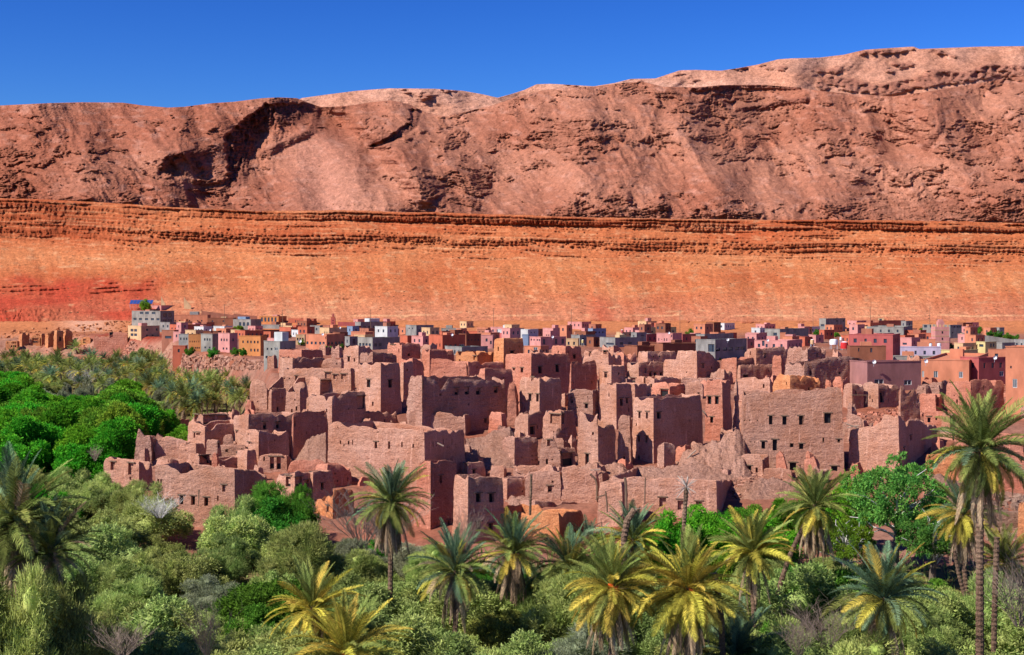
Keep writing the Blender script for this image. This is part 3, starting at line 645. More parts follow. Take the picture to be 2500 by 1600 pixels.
K('B',1300,1585,1835,[(1300,705),(1585,703),(1835,712)],1330,'p','tall plum watch tower with three slit windows and flat parapet',[(1435,945,42,95),(1490,1185,20,50),(1705,950,45,90)],drop=.6,theta=.75,er=.7)
K('B',1800,1850,1985,[(1800,700),(1985,680)],1180,'p','narrow shaded house squeezed against the plum watch tower',[(1905,790,14,22)])
K('B',40,250,280,[(40,915),(130,895),(200,930),(250,1000),(280,1010)],1260,'p','stubby lit earthen block at the upper terrace edge by the palms')
K('B',262,300,490,[(262,1010),(490,1000)],1290,'p','open earthen room with dark back wall beside the stepped fins',drop=1.6)
wallp('B',270,440,[(270,1005),(340,940),(430,850),(440,870)],1240,'p','triangular wall stub rising to the right over the open dark room',0,2)
wallp('B',520,735,[(520,1010),(560,960),(615,885),(735,870)],1240,'p','curved broken wall stepping down to the left beside the open ruined tower room',0,3)
K('B',455,640,725,[(455,1050),(640,1045),(690,960),(725,895)],1420,'p','pale block with tall sloping buttress left of the bowl shaped tower',[(572,1140,14,20)])
K('B',728,870,1170,[(728,850),(870,895),(950,885),(1100,890),(1140,900),(1170,1000)],1250,'p','broken top room with big dark opening on the bowl shaped tower',[(955,985,120,150),(1090,985,50,60)],drop=1.0)
K('B',725,1010,1420,[(725,1080),(900,1095),(1010,1110),(1100,1060),(1200,1035),(1420,1040)],1602,'p','tall pale tower with round fronted wall and corbel line mid slope',[(942,1260,16,48),(1215,1250,20,20),(1365,1170,100,150)],drop=1.2)
K('B',1140,1195,1760,[(1140,1380),(1195,1285),(1400,1275),(1760,1270)],1560,'p','long low parapet house below the plum watch tower',[(1770,1390,10,10)],drop=.8)
K('C',425,445,870,[(425,690),(470,670),(600,690),(700,700),(870,690)],930,'r','low dark mounded house in front of the yellow walled house')
K('C',290,555,800,[(290,570),(380,575),(555,575),(800,580)],900,'o','small yellowish earthen house with one door among red ones',[(520,650,32,58)])
K('C',735,862,1110,[(735,420),(862,415),(1110,415)],900,'o','tall orange box house standing highest at the back of the kasbah',[(968,578,50,26)],er=.6)
K('C',1410,1590,1795,[(1410,500),(1590,505),(1700,500),(1795,515)],900,'r','ragged red house with crumbled crest behind the big shaded house',[(1703,630,34,50)])
K('C',0,430,440,[(0,655),(200,660),(300,700),(440,690)],930,'r','flattened ruin with rubble roofs above the great scarred house',drop=.5)
K('C',1790,2100,2260,[(1790,560),(1900,545),(2000,545),(2100,560),(2260,620)],940,'p','broken pale wall house with gaps above the slim corner tower',[(1875,600,30,60),(2050,580,40,40)],er=1.6)
K('C',868,1185,1660,[(868,605),(1185,590),(1400,590),(1660,600)],1180,'r','big house with red lit side and wide dark side near the orange box house',[(1070,790,30,58),(975,780,26,30),(1300,790,44,80),(1503,770,44,85)],er=.7)
K('C',1625,1655,1975,[(1625,690),(1655,685),(1975,680)],1260,'r','broad dark walled house joining the big red lit house and the slim tower',[(1765,815,190,48)] and [],drop=.7)
K('C',555,640,985,[(555,780),(640,760),(800,775),(985,780)],1230,'r','red brown house with sloping end behind the row of four black windows',er=1.2)
K('C',1968,2130,2312,[(1968,735),(2130,735),(2312,738)],1250,'p','slim square corner tower with one black window in the middle of the kasbah',[(2055,845,34,66),(2225,830,16,28)],er=.6)
K('C',-276,-96,915,[(-276,855),(-96,850),(100,880),(500,890),(915,915)],1580,'t','great scarred house with rough dark front and row of four black windows',[(320,1040,46,80),(440,1030,50,76),(575,1040,52,78),(782,1020,42,64),(130,1080,22,26),(460,1195,16,22),(655,1385,30,50),(-90,960,46,110)],er=1.7,theta=.9,drop=.5)
K('C',900,1020,1035,[(900,930),(1035,930)],1500,'r','narrow red rubble house wedged between scarred house and round fronted house',er=1.8)
K('C',1035,1285,1560,[(1035,880),(1100,870),(1285,880),(1560,885)],1500,'p','round fronted house with two tall slit windows and collapsed roof',[(1165,1115,34,92),(1253,1115,30,90),(1105,1240,10,40),(1190,895,30,50)],drop=1.8)
K('C',1608,1915,1998,[(1608,1010),(1700,1030),(1800,1020),(1915,1030),(1965,1000),(1998,1030)],1460,'t','flaking pale house with pointed hole and small window beside dark alley',[(1662,1150,30,72),(1832,1212,36,58)])
K('C',1975,2190,2390,[(1975,950),(2190,950),(2390,950)],1480,'p','pale two window block under the slim corner tower',[(2258,1165,34,90),(2325,1150,28,60)],drop=.8)
K('D',270,390,735,[(270,570),(735,570)],820,'p','flat topped house with two tiny holes high at the back',[(460,630,20,18),(535,630,20,18)])
K('D',0,110,270,[(0,600),(60,570),(110,600),(200,600),(270,590)],860,'r','crumbled red ruin at the back edge below the smooth brown compound',er=1.7)
K('D',140,285,605,[(140,700),(285,700),(450,690),(605,700)],930,'p','recessed dark courtyard house with three black openings',[(368,790,26,60),(425,830,28,40),(480,835,32,38),(550,835,32,42)],drop=1.5)
K('D',570,972,1245,[(570,665),(725,670),(735,560),(972,562),(1110,570),(1180,625),(1215,680),(1245,690)],940,'p','large cube house with sloping dark side wall and little square window',[(1046,740,30,50),(1148,760,14,28),(845,815,10,18)],er=.7,theta=.7)
K('D',1245,1435,1665,[(1245,655),(1435,645),(1665,640)],940,'r','pale red house with two low slits right of the large cube house',[(1290,860,14,32),(1345,860,14,32),(1290,875,12,30)][:2])
K('D',1522,1665,2025,[(1522,545),(1665,530),(1850,530),(2025,515)],840,'p','high shaded earthen house with slit windows beneath the pink terrace',[(1592,592,14,45),(1776,620,26,52)],er=1.2)
K('D',2025,2272,2500,[(2025,520),(2272,515),(2500,515)],900,'t','hollowed crumbling tower at the top right of the kasbah',er=2)
K('D',1438,1480,1895,[(1438,735),(1480,725),(1895,720)],950,'p','house with whitewashed patch on its shaded wall',[(1545,860,60,24)])
K('D',1850,1965,2005,[(1850,620),(1965,615),(2005,640)],950,'r','narrow red buttress house beside the whitewashed wall',er=1.6)
K('D',1855,2065,2420,[(1855,855),(1950,835),(2065,850),(2420,880)],1120,'o','orange rough house standing out above the main long facade',er=1.5)
K('D',1995,2228,2960,[(1995,700),(2228,695),(2500,640),(2700,620),(2960,660)],1040,'t','long shaggy brown house with dark doorway and brushwood roof edge',[(2310,820,24,60),(2842,715,70,120),(2650,825,24,30)],er=1.5,drop=.6)
K('D',150,470,790,[(150,875),(300,860),(470,880),(560,870),(790,870)],1010,'p','low parapet strip in front of the recessed courtyard house',[(215,905,60,50),(355,905,20,70)],drop=.5)
K('D',780,1280,1290,[(780,880),(1000,890),(1290,885)],1010,'t','low rubble topped terrace house under the large cube house',er=1.6)
K('D',-180,245,440,[(-180,955),(245,950),(440,950)],1330,'p','square room block with two doorways beside the sweeping curved wall',[(95,1160,34,86),(160,1150,28,56)],drop=.8)
K('D',440,650,836,[(440,945),(600,930),(650,985),(740,960),(800,950),(836,945)],1130,'r','red open room with white niche behind the six window tower',[(585,1060,90,90)],drop=2.0)
K('D',830,1040,1060,[(830,935),(1000,930),(1060,960)],1140,'p','plain pale wall house left of the red two window tower')
K('D',1058,1278,1392,[(1058,905),(1278,908),(1392,905)],1640,'r','tall reddish tower with a pair of windows and one below',[(1112,1145,44,94),(1198,1145,44,94),(1140,1375,36,72)],theta=.5,er=.8)
K('D',1388,1440,1478,[(1388,890),(1478,885)],1560,'t','thin split tower remnant between reddish tower and main facade',er=1.8)
K('D',1440,1830,1860,[(1440,890),(1650,870),(1830,880),(1860,900)],1180,'p','upper storey block over the left end of the main facade',drop=.7)
K('D',-145,245,249,[(-145,1150),(-40,1150),(0,1200),(120,1200),(249,1150)],1400,'p','low pale room at the foot of the sweeping curved wall') if 0 else None
wallp('D',-10,200,[(-10,1290),(40,1260),(120,1215),(200,1140)],1420,'p','sweeping curved wall rising to the six window tower',0,-2)
K('D',195,460,1052,[(195,1115),(460,1108),(760,1110),(900,1110),(1052,1070)],1880,'p','tall pale tower with six windows and wide dark side wall',[(280,1320,26,84),(373,1320,26,84),(535,1325,48,76),(250,1425,10,40),(278,1602,26,76),(370,1602,26,76),(283,1825,24,58),(890,1380,10,36),(910,1380,8,30)],theta=.85,er=.6,drop=.7)
K('H',1955,2120,2130,[(1955,110),(2000,75),(2130,75)],660,'p','lower pale annexe against the left side of the six window tower',[(2100,360,18,46),(2040,580,20,60)])
wallp('I',487,640,[(487,-40),(520,-65),(590,-60),(600,60),(610,200),(640,400)],430,'p','tall rounded pillar of broken wall in front of the dark tower side',-1.5,-.5,th=.9)
K('I',315,342,482,[(315,400),(350,390),(482,400)],700,'t','squat broken pier at the base of the six window tower',depth=1.5)
K('I',1255,2462,2475,[(1255,-150),(1400,-200),(1700,-195),(2060,-215),(2240,-215),(2250,-275),(2475,-240)],740,'p','main long facade with row of four big black windows above rubble',
  [(1597,128,42,105),(1760,135,50,108),(1948,130,50,108),(2268,105,72,120),(1510,420,44,92),(1645,420,52,132),(1848,425,34,42),(1960,435,44,66),(2216,355,20,46),(1858,692,76,136),(2395,365,36,30),(2345,725,76,120),(1090+200,130,12,14),(1350,130,12,14),(1440,130,16,16),(1320,375,12,12),(1365,380,12,14),(1405,385,12,14),(1725,395,10,12),(1940,660,20,14)],theta=.13,er=.6,drop=.8,depth=7)
K('I',1200,1505,1585,[(1200,560),(1300,530),(1505,530),(1585,530)],805,'p','small front room with arched window below the main facade',[(1345,705,44,92),(1215,720,40,150)],drop=.9)
K('I',1508,1850,1856,[(1508,700),(1700,690),(1856,720)],850,'p','low platform wall joining the small front room to the doorway')
wallp('I',1665,1788,[(1665,530),(1700,490),(1735,478),(1788,700)],760,'r','leaning wall fin on the platform in front of the main facade',-.5,-1.2)
wallp('I',2000,2148,[(2000,585),(2060,575),(2115,548),(2148,660)],760,'r','dark red broken fin beside the tall doorway of the main facade',-.5,-1.5)
K('E',275,388,530,[(275,960),(330,945),(388,950),(530,945)],1250,'p','ruined room with lit wall and dark gap at the main facade right end',drop=2)
K('E',498,695,940,[(498,940),(600,935),(695,960),(940,970)],1250,'p','roofed ruin with tall doorway under timber beams',[(740,1100,48,150),(765,1060,22,60)],drop=.6)
K('E',1145,1420,1545,[(1145,970),(1300,960),(1420,965),(1500,910),(1545,930)],1090,'t','rubble roofed house below the coral town house',er=1.8)
K('E',925,955,1195,[(925,1000),(955,965),(1140,975),(1165,1090),(1195,1120)],1420,'p','wedge shaped dark wall house with ragged corner near the tall palm',er=1.2,drop=1.5)
K('E',1172,1370,1475,[(1172,1075),(1475,1070)],1300,'r','pale red room with small dark side window near the tall palm crown',[(1395,1165,30,90)])
K('E',1480,1780,2185,[(1480,930),(1780,905),(1900,900),(2185,915)],1330,'r','low red rooms along the foot of the coral and dark red houses')
K('J',1225,1480,1500,[(1225,25),(1500,20)],210,'r','small red house with arched opening behind the tall palm',[(1290,120,36,70),(1376,110,22,40)])
K('J',300,530,560,[(300,120),(380,60),(450,70),(500,140),(560,200)],420,'t','crumbling lit stub with dangling timbers at the facade break',er=1.8)
K('J',340,945,1395,[(340,250),(530,215),(640,190),(720,150),(730,65),(945,62),(985,80),(1000,130),(1200,130),(1260,175),(1395,190)],765,'p','big corner house with notched parapet above the walnut tree',[(1088,335,20,60),(1008,472,14,50),(530,385,10,40),(630,320,10,40)],er=.7,theta=.5)
K('J',1250,1640,1660,[(1250,570),(1400,545),(1470,530),(1660,510)],880,'o','orange red broken house with square window behind the twin palms',[(1370,645,42,66)],er=1.3)
K('J',1640,2420,2560,[(1640,200),(1800,300),(2100,290),(2300,300),(2560,290)],960,'r','long orange red house with door and windows at the kasbah right edge',[(2238,705,54,70),(2385,585,20,44),(2080,865,58,185),(2125,820,40,120)],er=.5,theta=.15)
K('J',2330,2560,2700,[(2330,1095),(2700,1085)],1560,'o','low orange earthen wall house at the right picture edge with dark gap',theta=.5,er=.8)
# terraces and the fields of rubble in the middle
K('H',745,910,1082,[(745,35),(910,60),(960,50),(1082,20)],360,'p','small ruined tower with arched opening over the rubble slope',[(965,240,60,110)],er=1.2,drop=1.2)
K('H',1080,1300,1480,[(1080,20),(1300,10),(1480,15)],460,'p','open topped pale room block with inner dark wall',[(1330,110,28,120),(1240,110,150,110)],drop=1.8,er=1.2)
K('H',1195,1240,1395,[(1195,240),(1300,215),(1395,225)],470,'t','round dark room capped with brushwood in the middle ruins',[(1295,350,20,30)],er=1.4)
K('H',1045,1290,1302,[(1045,330),(1080,250),(1200,300),(1240,440),(1302,480)],720,'p','pale stepped wall house with a small red window by the cave like opening',[(1150,395,36,76)],er=1.2)
K('H',1290,1302,1470,[(1290,455),(1470,450)],705,'t','cave like ruin with wide black mouth and brushwood lintel',[(1375,588,128,150)],er=1.1)
K('H',1478,1735,1952,[(1478,25),(1600,30),(1720,60),(1735,180),(1952,175)],720,'p','narrow pale tower with tall doorway and scarred dark side',[(1602,590,42,140),(1665,285,24,36),(1702,370,10,36)],er=1.3,theta=.75)
K('H',735,750,1038,[(735,320),(900,310),(1038,330)],690,'t','square pocked wall like a dovecote above the front terraces',[(x,y,16,14) for y in (540,590,655) for x in (800,850,905,960,1010)],er=1.3)
K('H',735,1290,1300,[(735,670),(900,665),(1100,690),(1300,680)],850,'p','low retaining terrace under the pocked wall')
K('H',655,662,1130,[(655,810),(1130,820)],1070,'p','recessed yard wall beside the two window cube tower',drop=.6)
K('H',870,1300,1310,[(870,760),(960,725),(1310,730)],1080,'p','weathered pale terrace wall under the pocked wall',er=1.4)
K('H',1290,1722,1728,[(1290,690),(1450,655),(1560,700),(1728,720)],1100,'p','terrace wall with rows of small holes in the front centre',[(x,y,9,9) for x,y in [(1330,800),(1390,800),(1480,860),(1470,930),(1550,960),(1420,990),(1340,870),(1390,950)]],er=1.1)
K('H',975,990,1725,[(975,1075),(1200,1080),(1725,1085)],1200,'t','long low shaded wall with brushwood coping above the front red house',drop=.5)
K('H',1720,2030,2090,[(1720,860),(1900,850),(2030,850),(2090,860)],1400,'p','smooth front house with leaning palm poles by the dead palm',[(1885,1040,12,12),(1955,965,12,12),(2030,1100,10,10)],theta=.3)
K('I',-320,968,1172,[(-320,800),(100,800),(500,815),(900,840),(968,840),(1172,820)],1330,'p','long plain front house with two shuttered windows behind the dead palm',[(325,1090,80,110),(535,1120,68,120),(752,1120,70,80)],theta=.24,er=.5,drop=.7)
K('I',975,1100,1165,[(975,700),(1060,705),(1165,690)],830,'t','red rubble turret on the corner of the long plain front house',er=1.8)
K('H',515,1280,1568,[(515,1165),(700,1180),(930,1190),(1280,1215),(1568,1185)],1560,'o','low orange front house with broken corner beside the palms',[(540,1300,14,80)],er=1.1,theta=.5)
# left and centre front
K('G',925,940,1560,[(925,45),(1050,30),(1530,20),(1560,90)],260,'p','long shaded courtyard wall house above the great smooth wall',drop=.7)
wallp('G',1200,1480,[(1200,150),(1240,135),(1350,128),(1480,130)],240,'p','short crumbling parapet on top of the great smooth wall')
wallp('G',1562,1680,[(1562,200),(1600,140),(1665,138),(1680,230)],245,'p','trapezoid wall stub on top of the great smooth wall',0,-1)
K('G',1670,2340,2352,[(1670,20),(1900,25),(2340,60)],320,'p','pale upper wall peppered with beam holes',[(x,y,9,9) for x,y in [(1755,75),(1820,100),(1950,90),(2020,95),(2090,110),(2010,155),(1950,150),(2060,200),(2130,215),(2235,170),(2310,165),(2240,120),(2330,120),(1690,90),(2190,215)]],er=.6)
K('G',712,1866,2350,[(712,165),(760,160),(830,150),(950,190),(1100,200),(1200,215),(1500,228),(1700,240),(1866,250),(2350,240)],930,'p','great smooth pale wall house with a line of slit windows behind the lone tall palm',
  [(865,385,14,26),(907,420,14,30),(960,395,18,36),(1007,385,12,76),(1282,420,32,78),(1437,420,26,76),(1587,413,18,50),(1720,424,20,48),(1303,268,14,14),(830,210,12,16),(1975,400,10,80),(2010,390,8,60),(2095,380,8,60),(2145,440,8,40),(2195,375,8,60),(2240,430,8,50)],er=.55,theta=.42,drop=.9)
K('G',1560,1582,2085,[(1560,465),(1582,460),(2085,470)],600,'p','low flat roofed lean-to behind the lone tall palm crown',[(1800,520,100,40)],er=.8)
K('G',1740,1930,2260,[(1740,600),(1930,610),(2000,600),(2200,605),(2260,640)],1420,'r','red brown front house half hidden by the lone tall palm',[(2066,825,32,92),(1931,982,16,70),(1984,985,16,80),(2146,1330,24,60)],er=.8,theta=.75)
K('H',90,205,412,[(90,620),(412,620)],820,'p','small rooftop room with doorway beside the bushes of the rubble slope',[(172,700,30,130),(112,700,12,40)],er=.7)
K('H',15,200,637,[(15,770),(200,790),(400,800),(637,800)],1600,'p','two window cube tower with scratched dark front near the palms',[(337,1042,60,102),(490,1042,56,102),(335,1368,54,90),(475,1380,54,80)],er=.7,theta=.95)
K('H',460,630,640,[(460,665),(640,660)],820,'p','low yard wall above the two window cube tower')
K('F',1290,1420,1765,[(1290,60),(1420,55),(1765,45)],330,'p','roofed gallery with posts at the top of the left cluster',[(1338,105,46,90),(1497,125,136,115),(1660,115,110,85)],drop=.4,er=.8)
K('F',2450,2480,2900,[(2450,40),(2700,35),(2900,10)],600,'r','tall shaded wall house above the collapsed slope',[(2511,175,16,60)],er=.9)
K('F',1765,1950,2560,[(1765,75),(1950,60),(2200,45),(2560,40)],600,'p','mauve shaded house with two black windows in the left cluster',[(2152,186,40,78),(2306,186,38,78),(1810,265,16,30)],er=.8,theta=.95)
wallp('F',885,1262,[(885,215),(905,185),(960,172),(990,122),(1100,115),(1262,115)],340,'r','stepped red rear wall with curved shoulder in the left cluster',0,5)
wallp('F',408,622,[(408,380),(520,370),(622,365)],520,'r','thin rear wall at the far left of the kasbah',4,4.5)
K('F',955,965,1245,[(955,255),(1245,240)],420,'r','low dark red yard below the stepped red rear wall',drop=.5)
K('F',1240,1440,1950,[(1240,145),(1275,125),(1310,150),(1440,200),(1650,170),(1900,160),(1950,150)],590,'p','pale corner house with jagged hole and streaked dark side',[(1362,285,40,34)],er=.8,theta=.8)
K('F',862,1240,1252,[(862,285),(950,300),(1060,330),(1160,350),(1252,385)],620,'p','sloping topped lit wall house in the left cluster',er=1.1)
K('F',618,815,842,[(618,300),(645,238),(680,240),(700,265),(730,305),(842,312)],640,'t','ragged horned tower at the left end of the kasbah',[(675,555,12,30),(745,590,12,30)],er=1.3)
K('F',160,555,620,[(160,410),(190,400),(555,410),(620,405)],700,'p','leftmost smooth walled house over the bushes',[(583,470,52,80)],er=.6)
K('F',1650,1792,1800,[(1650,310),(1700,292),(1770,298),(1800,380)],600,'p','lit wall stump between streaked dark side and twin roomed house',depth=2)
K('F',1898,2075,2440,[(1898,260),(1930,238),(2075,240),(2150,262),(2440,258)],660,'p','blocky house with shaded side and tiny square hole in the left cluster',[(1960,395,24,22),(1945,290,8,30)],er=.8,theta=.8)
K('F',1450,1595,1640,[(1450,365),(1550,360),(1600,370),(1640,355)],690,'p','low lit room with ragged hole and yard shadow',[(1612,425,30,60)],er=1.1)
K('F',1135,1342,1455,[(1135,410),(1200,385),(1342,395),(1455,400)],690,'p','small house with pointed doorway and shaded return',[(1273,565,26,86),(1218,480,12,14)],er=1)
K('F',1592,1925,1950,[(1592,420),(1925,410),(1950,430)],640,'p','low room with timber framed door opening in the left cluster',[(1870,530,90,50),(1700,490,30,24),(1878,462,14,14)],er=.8)
K('F',1580,1594,1932,[(1580,570),(1594,562),(1932,560)],760,'p','smooth dark blue grey yard wall in the left cluster',er=.4)
K('F',1925,1938,2068,[(1925,480),(2068,472)],760,'p','square shaded pier house at the centre of the left cluster')
K('F',2068,2412,2430,[(2068,550),(2200,530),(2280,515),(2430,545)],760,'p','house with sagging porch roof and two dark openings',[(2232,625,50,140),(2312,630,50,150),(2140,580,20,50)],er=1.0,drop=.4)
K('F',1355,1370,1520,[(1355,520),(1520,540)],780,'p','dark hollow room with fallen roof in the left cluster',[(1440,590,130,100)],er=1.4)
K('F',1518,1590,1594,[(1518,515),(1594,510)],790,'r','thin upright red wall end facing the viewer',depth=1.2)
K('F',1000,1010,1150,[(1000,590),(1060,575),(1150,600)],760,'p','low mound shaped shed by the curved courtyard',er=1.2)
K('F',250,670,832,[(250,560),(330,558),(345,580),(470,600),(560,595),(600,620),(832,612)],960,'p','left front house with broken doorway and red shaded side',[(355,665,50,100),(568,700,60,140),(565,810,20,40)],er=1.1,theta=.55)
K('F',835,1800,2190,[(835,650),(990,660),(1010,690),(1130,715),(1250,725),(1400,700),(1470,665),(1560,690),(1640,695),(1795,705),(1940,705),(2100,730),(2190,730)],1450,'p','large front house with curved courtyard rim and three arched windows',
  [(887,850,24,86),(921,860,20,78),(1162,1065,46,110),(1300,1072,46,110),(1455,1085,46,104),(1660,930,40,84),(1591,1045,18,60),(1070,785,14,30),(1062,930,12,12),(1155,880,8,8)],er=.6,theta=.36,drop=1.6)
K('G',245,715,730,[(245,640),(400,600),(600,595),(730,620)],860,'r','red rubble topped slope house below the fallen debris',er=1.5)
K('G',700,715,1000,[(700,645),(850,650),(1000,640)],940,'r','red shaded front house with one bright see-through window',[(960,820,10,50)],er=.9)
K('G',110,335,560,[(110,770),(250,770),(335,740),(460,735),(560,740)],1120,'p','front house of dark doorways with timber lintels above the big tamarisk',[(252,845,58,130),(385,880,84,170),(483,895,52,130)],er=1.1,drop=.6)
K('G',530,548,790,[(530,745),(600,725),(790,715)],1080,'p','shaded front block with faint niche beside dark doorways',[(662,905,34,80)],er=.8)
K('G',565,780,1045,[(565,1050),(780,1020),(800,960),(900,912),(960,930),(1045,945)],1300,'o','low orange red outer wall house with heap on its corner',er=1.3)
wallp('G',1085,1240,[(1085,880),(1130,790),(1240,800)],900,'r','broken red wall behind the lone tall palm',0,1)
wallp('J',1940,2320,[(1940,1210),(2100,1190),(2320,1200)],1420,'stone','low dry stone terrace wall in the sandy wash',0,0,th=.8,er=.5)
# whitewashed patch
# ---------------------------------------------------------------- the modern village
GT = 'painted houses of the new village'
def T(tile, xl, xc, xr, top, yb, mat, label, wins=(), **k):
    k.setdefault('er', 0); k.setdefault('drop', .5); k.setdefault('sink', 6); k.setdefault('name', 'village_house')
    i = block(tile, xl, xc, xr, top, yb, mat, label, wins, group=GT, **k)
    # coping along the two visible wall tops
    mb = MB(); C, a, b, L, Rr, z = i['C'], i['a'], i['b'], i['L'], i['R'], i['zC']
    for d, n, ln in ((a, -b, L), (b, -a, Rr)):
        p0 = C + n * .07 - d * .05; p1 = C + n * .07 + d * (ln + .05); q0 = p0 - n * .26; q1 = p1 - n * .26
        mb.hexa([(*p0, z + .004), (*p1, z + .004), (*q1, z + .004), (*q0, z + .004), (*p0, z + .16), (*p1, z + .16), (*q1, z + .16), (*q0, z + .16)] if d is a else
                [(*(p0 + d * .33), z + .006), (*p1, z + .006), (*q1, z + .006), (*(q0 + d * .33), z + .006), (*(p0 + d * .33), z + .157), (*p1, z + .157), (*q1, z + .157), (*(q0 + d * .33), z + .157)])
    link('coping', i['loc'](mb.mesh('coping')), i['parent'], [M[mat]])
    if L > 5 and Rr > 4 and wrs.random() < .6:      # roof room and low walls
        u, v = wrs.uniform(.25, .6), wrs.uniform(.35, .6); p = C + a * L * u + b * Rr * v; q = p + a * min(2.6, L * .3); r = q + b * min(2.6, Rr * .35); s_ = p + b * min(2.6, Rr * .35); t_ = z + wrs.uniform(.6, 1.5)
        mb = MB(); mb.hexa([(*p, i['zr']), (*q, i['zr']), (*r, i['zr']), (*s_, i['zr']), (*p, t_), (*q, t_), (*r, t_), (*s_, t_)]); link('roof_room', i['loc'](mb.mesh('roof_room')), i['parent'], [M[wrs.choice((mat, 'cream', 'coral', 'pink', 'brick'))]])
    return i
def row(y, xs, w_, h): return [(x, y, w_, h) for x in xs]
def roof_door(i, s0, s1, z=1.9, mat=None, dep=2.4):
    """stair head standing on the roof"""
    C, a, b = i['C'], i['a'], i['b']; mb = MB(); base = i['zr']; L = min(i['L'], i['R'])
    p = C + a * i['L'] * s0 + b * i['R'] * .35; q = C + a * i['L'] * s1 + b * i['R'] * .35; r = q + b * i['R'] * .4; s_ = p + b * i['R'] * .4
    t_ = i['zC'] + z
    mb.hexa([(*p, base), (*q, base), (*r, base), (*s_, base), (*p, t_), (*q, t_), (*r, t_), (*s_, t_)][::1])
    link('stair_head', i['loc'](mb.mesh('stair_head')), i['parent'], [M[mat]])
T('A',1145,1480,1760,175,205,'pink','roofless pink building alone on the slope above the village',row(150,[],6,6))
wallp('A',1480,1520,[(1480,85),(1500,130),(1520,160)],190,'cream','cream stair wall at the left end of the roofless pink building',er=0,sink=6)
wallp('A',1690,1755,[(1690,95),(1720,140),(1755,180)],190,'cream','cream stair wall at the right end of the roofless pink building',er=0,sink=6)
i=T('A',1210,1472,1600,[(1210,228),(1600,225)],410,'grey','large grey concrete block with two rows of windows on the slope',row(300,[1240,1290,1345,1400,1450],28,20)+row(243,[1300,1350,1410],34,20)+row(262,[1512,1560],34,40)+row(320,[1512,1560],34,40),theta=.5)
i=T('A',1590,1905,1925,262,360,'coral','long coral house with six small windows and grey roof edge',row(315,[1610,1650,1697,1740,1815,1852],12,14)); roof_door(i,.3,.55,1.6,'slate')
T('A',1470,1560,1640,330,420,'slate','small grey green house between the concrete block and coral house',row(365,[1500,1540],14,22))
wallp('A',1850,2145,[(1850,222),(2145,262)],300,'brick','red compound wall left part above the village',er=0,sink=6)
wallp('A',2145,2360,[(2145,250),(2360,270)],330,'brick','red compound wall right part above the arched grey house',er=0,sink=6)
T('A',1905,2140,2155,[(1905,285),(2155,290)],370,'brown','brown yard house under the red compound wall',row(318,[1950,2050],14,14))
i=T('A',2140,2302,2400,[(2140,300),(2400,305)],410,'grey','grey house with three arched windows',[(2205,345,20,34),(2240,345,20,34),(2277,345,20,34)]); roof_door(i,.5,.95,1.2,'blue')
T('A',1558,1640,1935,[(1558,352),(1935,352)],440,'red','cream and red terrace house under the coral house',row(385,[1580,1610],10,14))
i=T('A',1175,1296,1466,[(1175,362),(1466,366)],500,'cream','cream balcony house with brown side at the village left end',row(402,[1212,1245],26,24)+row(443,[1212,1245],26,24)+row(395,[1350,1440],16,20)+row(450,[1350,1400],18,18),theta=.8)
T('A',1485,1600,1640,[(1485,402),(1640,402)],500,'brick','raw brick house with one wide window',[(1545,465,60,24)])
T('A',1960,2060,2135,[(1960,368),(2135,365)],430,'white','pale grey shed roofed house among red roofs',row(395,[1990,2030],8,16))
T('A',1745,2000,2020,[(1745,405),(2020,410)],480,'brown','brown roofed terrace behind the orange house')
T('A',2155,2250,2420,[(2155,405),(2420,412)],490,'red','red walled terrace with a bright red awning',row(440,[2200],14,20))
T('A',1640,1735,1760,[(1640,437),(1760,440)],580,'slate','pale blue grey narrow house',row(480,[1660,1690,1715],12,22))
T('A',1730,1845,1850,[(1730,442),(1850,440)],600,'orng','orange house with small window row at the bank edge',row(505,[1745,1765,1785,1805,1825],8,16)+row(563,[1795,1812,1829],12,14))
T('A',1845,1950,2006,[(1845,440),(2006,438)],610,'grey','blue grey front house with dark side',row(487,[1880,1904,1928],14,22)+row(560,[1885,1925],16,16),theta=.6)
T('A',2004,2108,2182,[(2004,430),(2182,432)],615,'pink','pink front house with three windows',row(492,[2033,2058,2084],12,26)+row(570,[2052,2082],14,20)+row(490,[2140],14,24),theta=.65)
T('A',2195,2392,2450,[(2195,456),(2450,458)],640,'orng','large orange front house with two rows of windows',row(510,[2232,2275,2305,2335,2365],14,24)+row(585,[2305,2338,2368],14,26),theta=.5)
T('A',1585,1700,1705,[(1585,545),(1705,545)],640,'red','low red garden shed at the bank edge')
wallp('A',1893,2262,[(1893,628),(2262,640)],700,'coral','long coral garden wall below the pink and grey houses',er=0,sink=4,th=.4)
wallp('A',2110,2262,[(2110,680),(2262,672)],750,'coral','lower coral garden wall by the palms',er=0,sink=4,th=.4)
wallp('A',1590,1865,[(1590,715),(1865,705)],745,'brick','low pale yard wall on the rocky bank',er=.3,sink=4)
wallp('A',1800,2135,[(1800,770),(2000,730),(2135,712)],790,'red','sloping dark red yard wall on the rocky bank',er=.3,sink=4)
T('B',160,385,480,[(160,155),(480,160)],255,'orng','orange portico house with four posts high in the village',row(195,[190,230,270,310,350],22,50))
T('B',500,800,830,[(500,183),(830,188)],262,'red','red roofed low house high in the village',row(215,[585,605,625],10,24))
T('B',150,395,530,[(150,258),(530,260)],310,'slate','flat slate roofed house under the orange portico')
T('B',395,530,755,[(395,290),(755,290)],380,'red','orange red corner house in the village centre left',row(330,[640,700],12,14))
T('B',110,200,395,[(110,322),(395,322)],400,'brown','brown windowless house with lit end')
T('B',205,292,525,[(205,340),(525,342)],430,'red','red house with pale lit end under the brown windowless one')
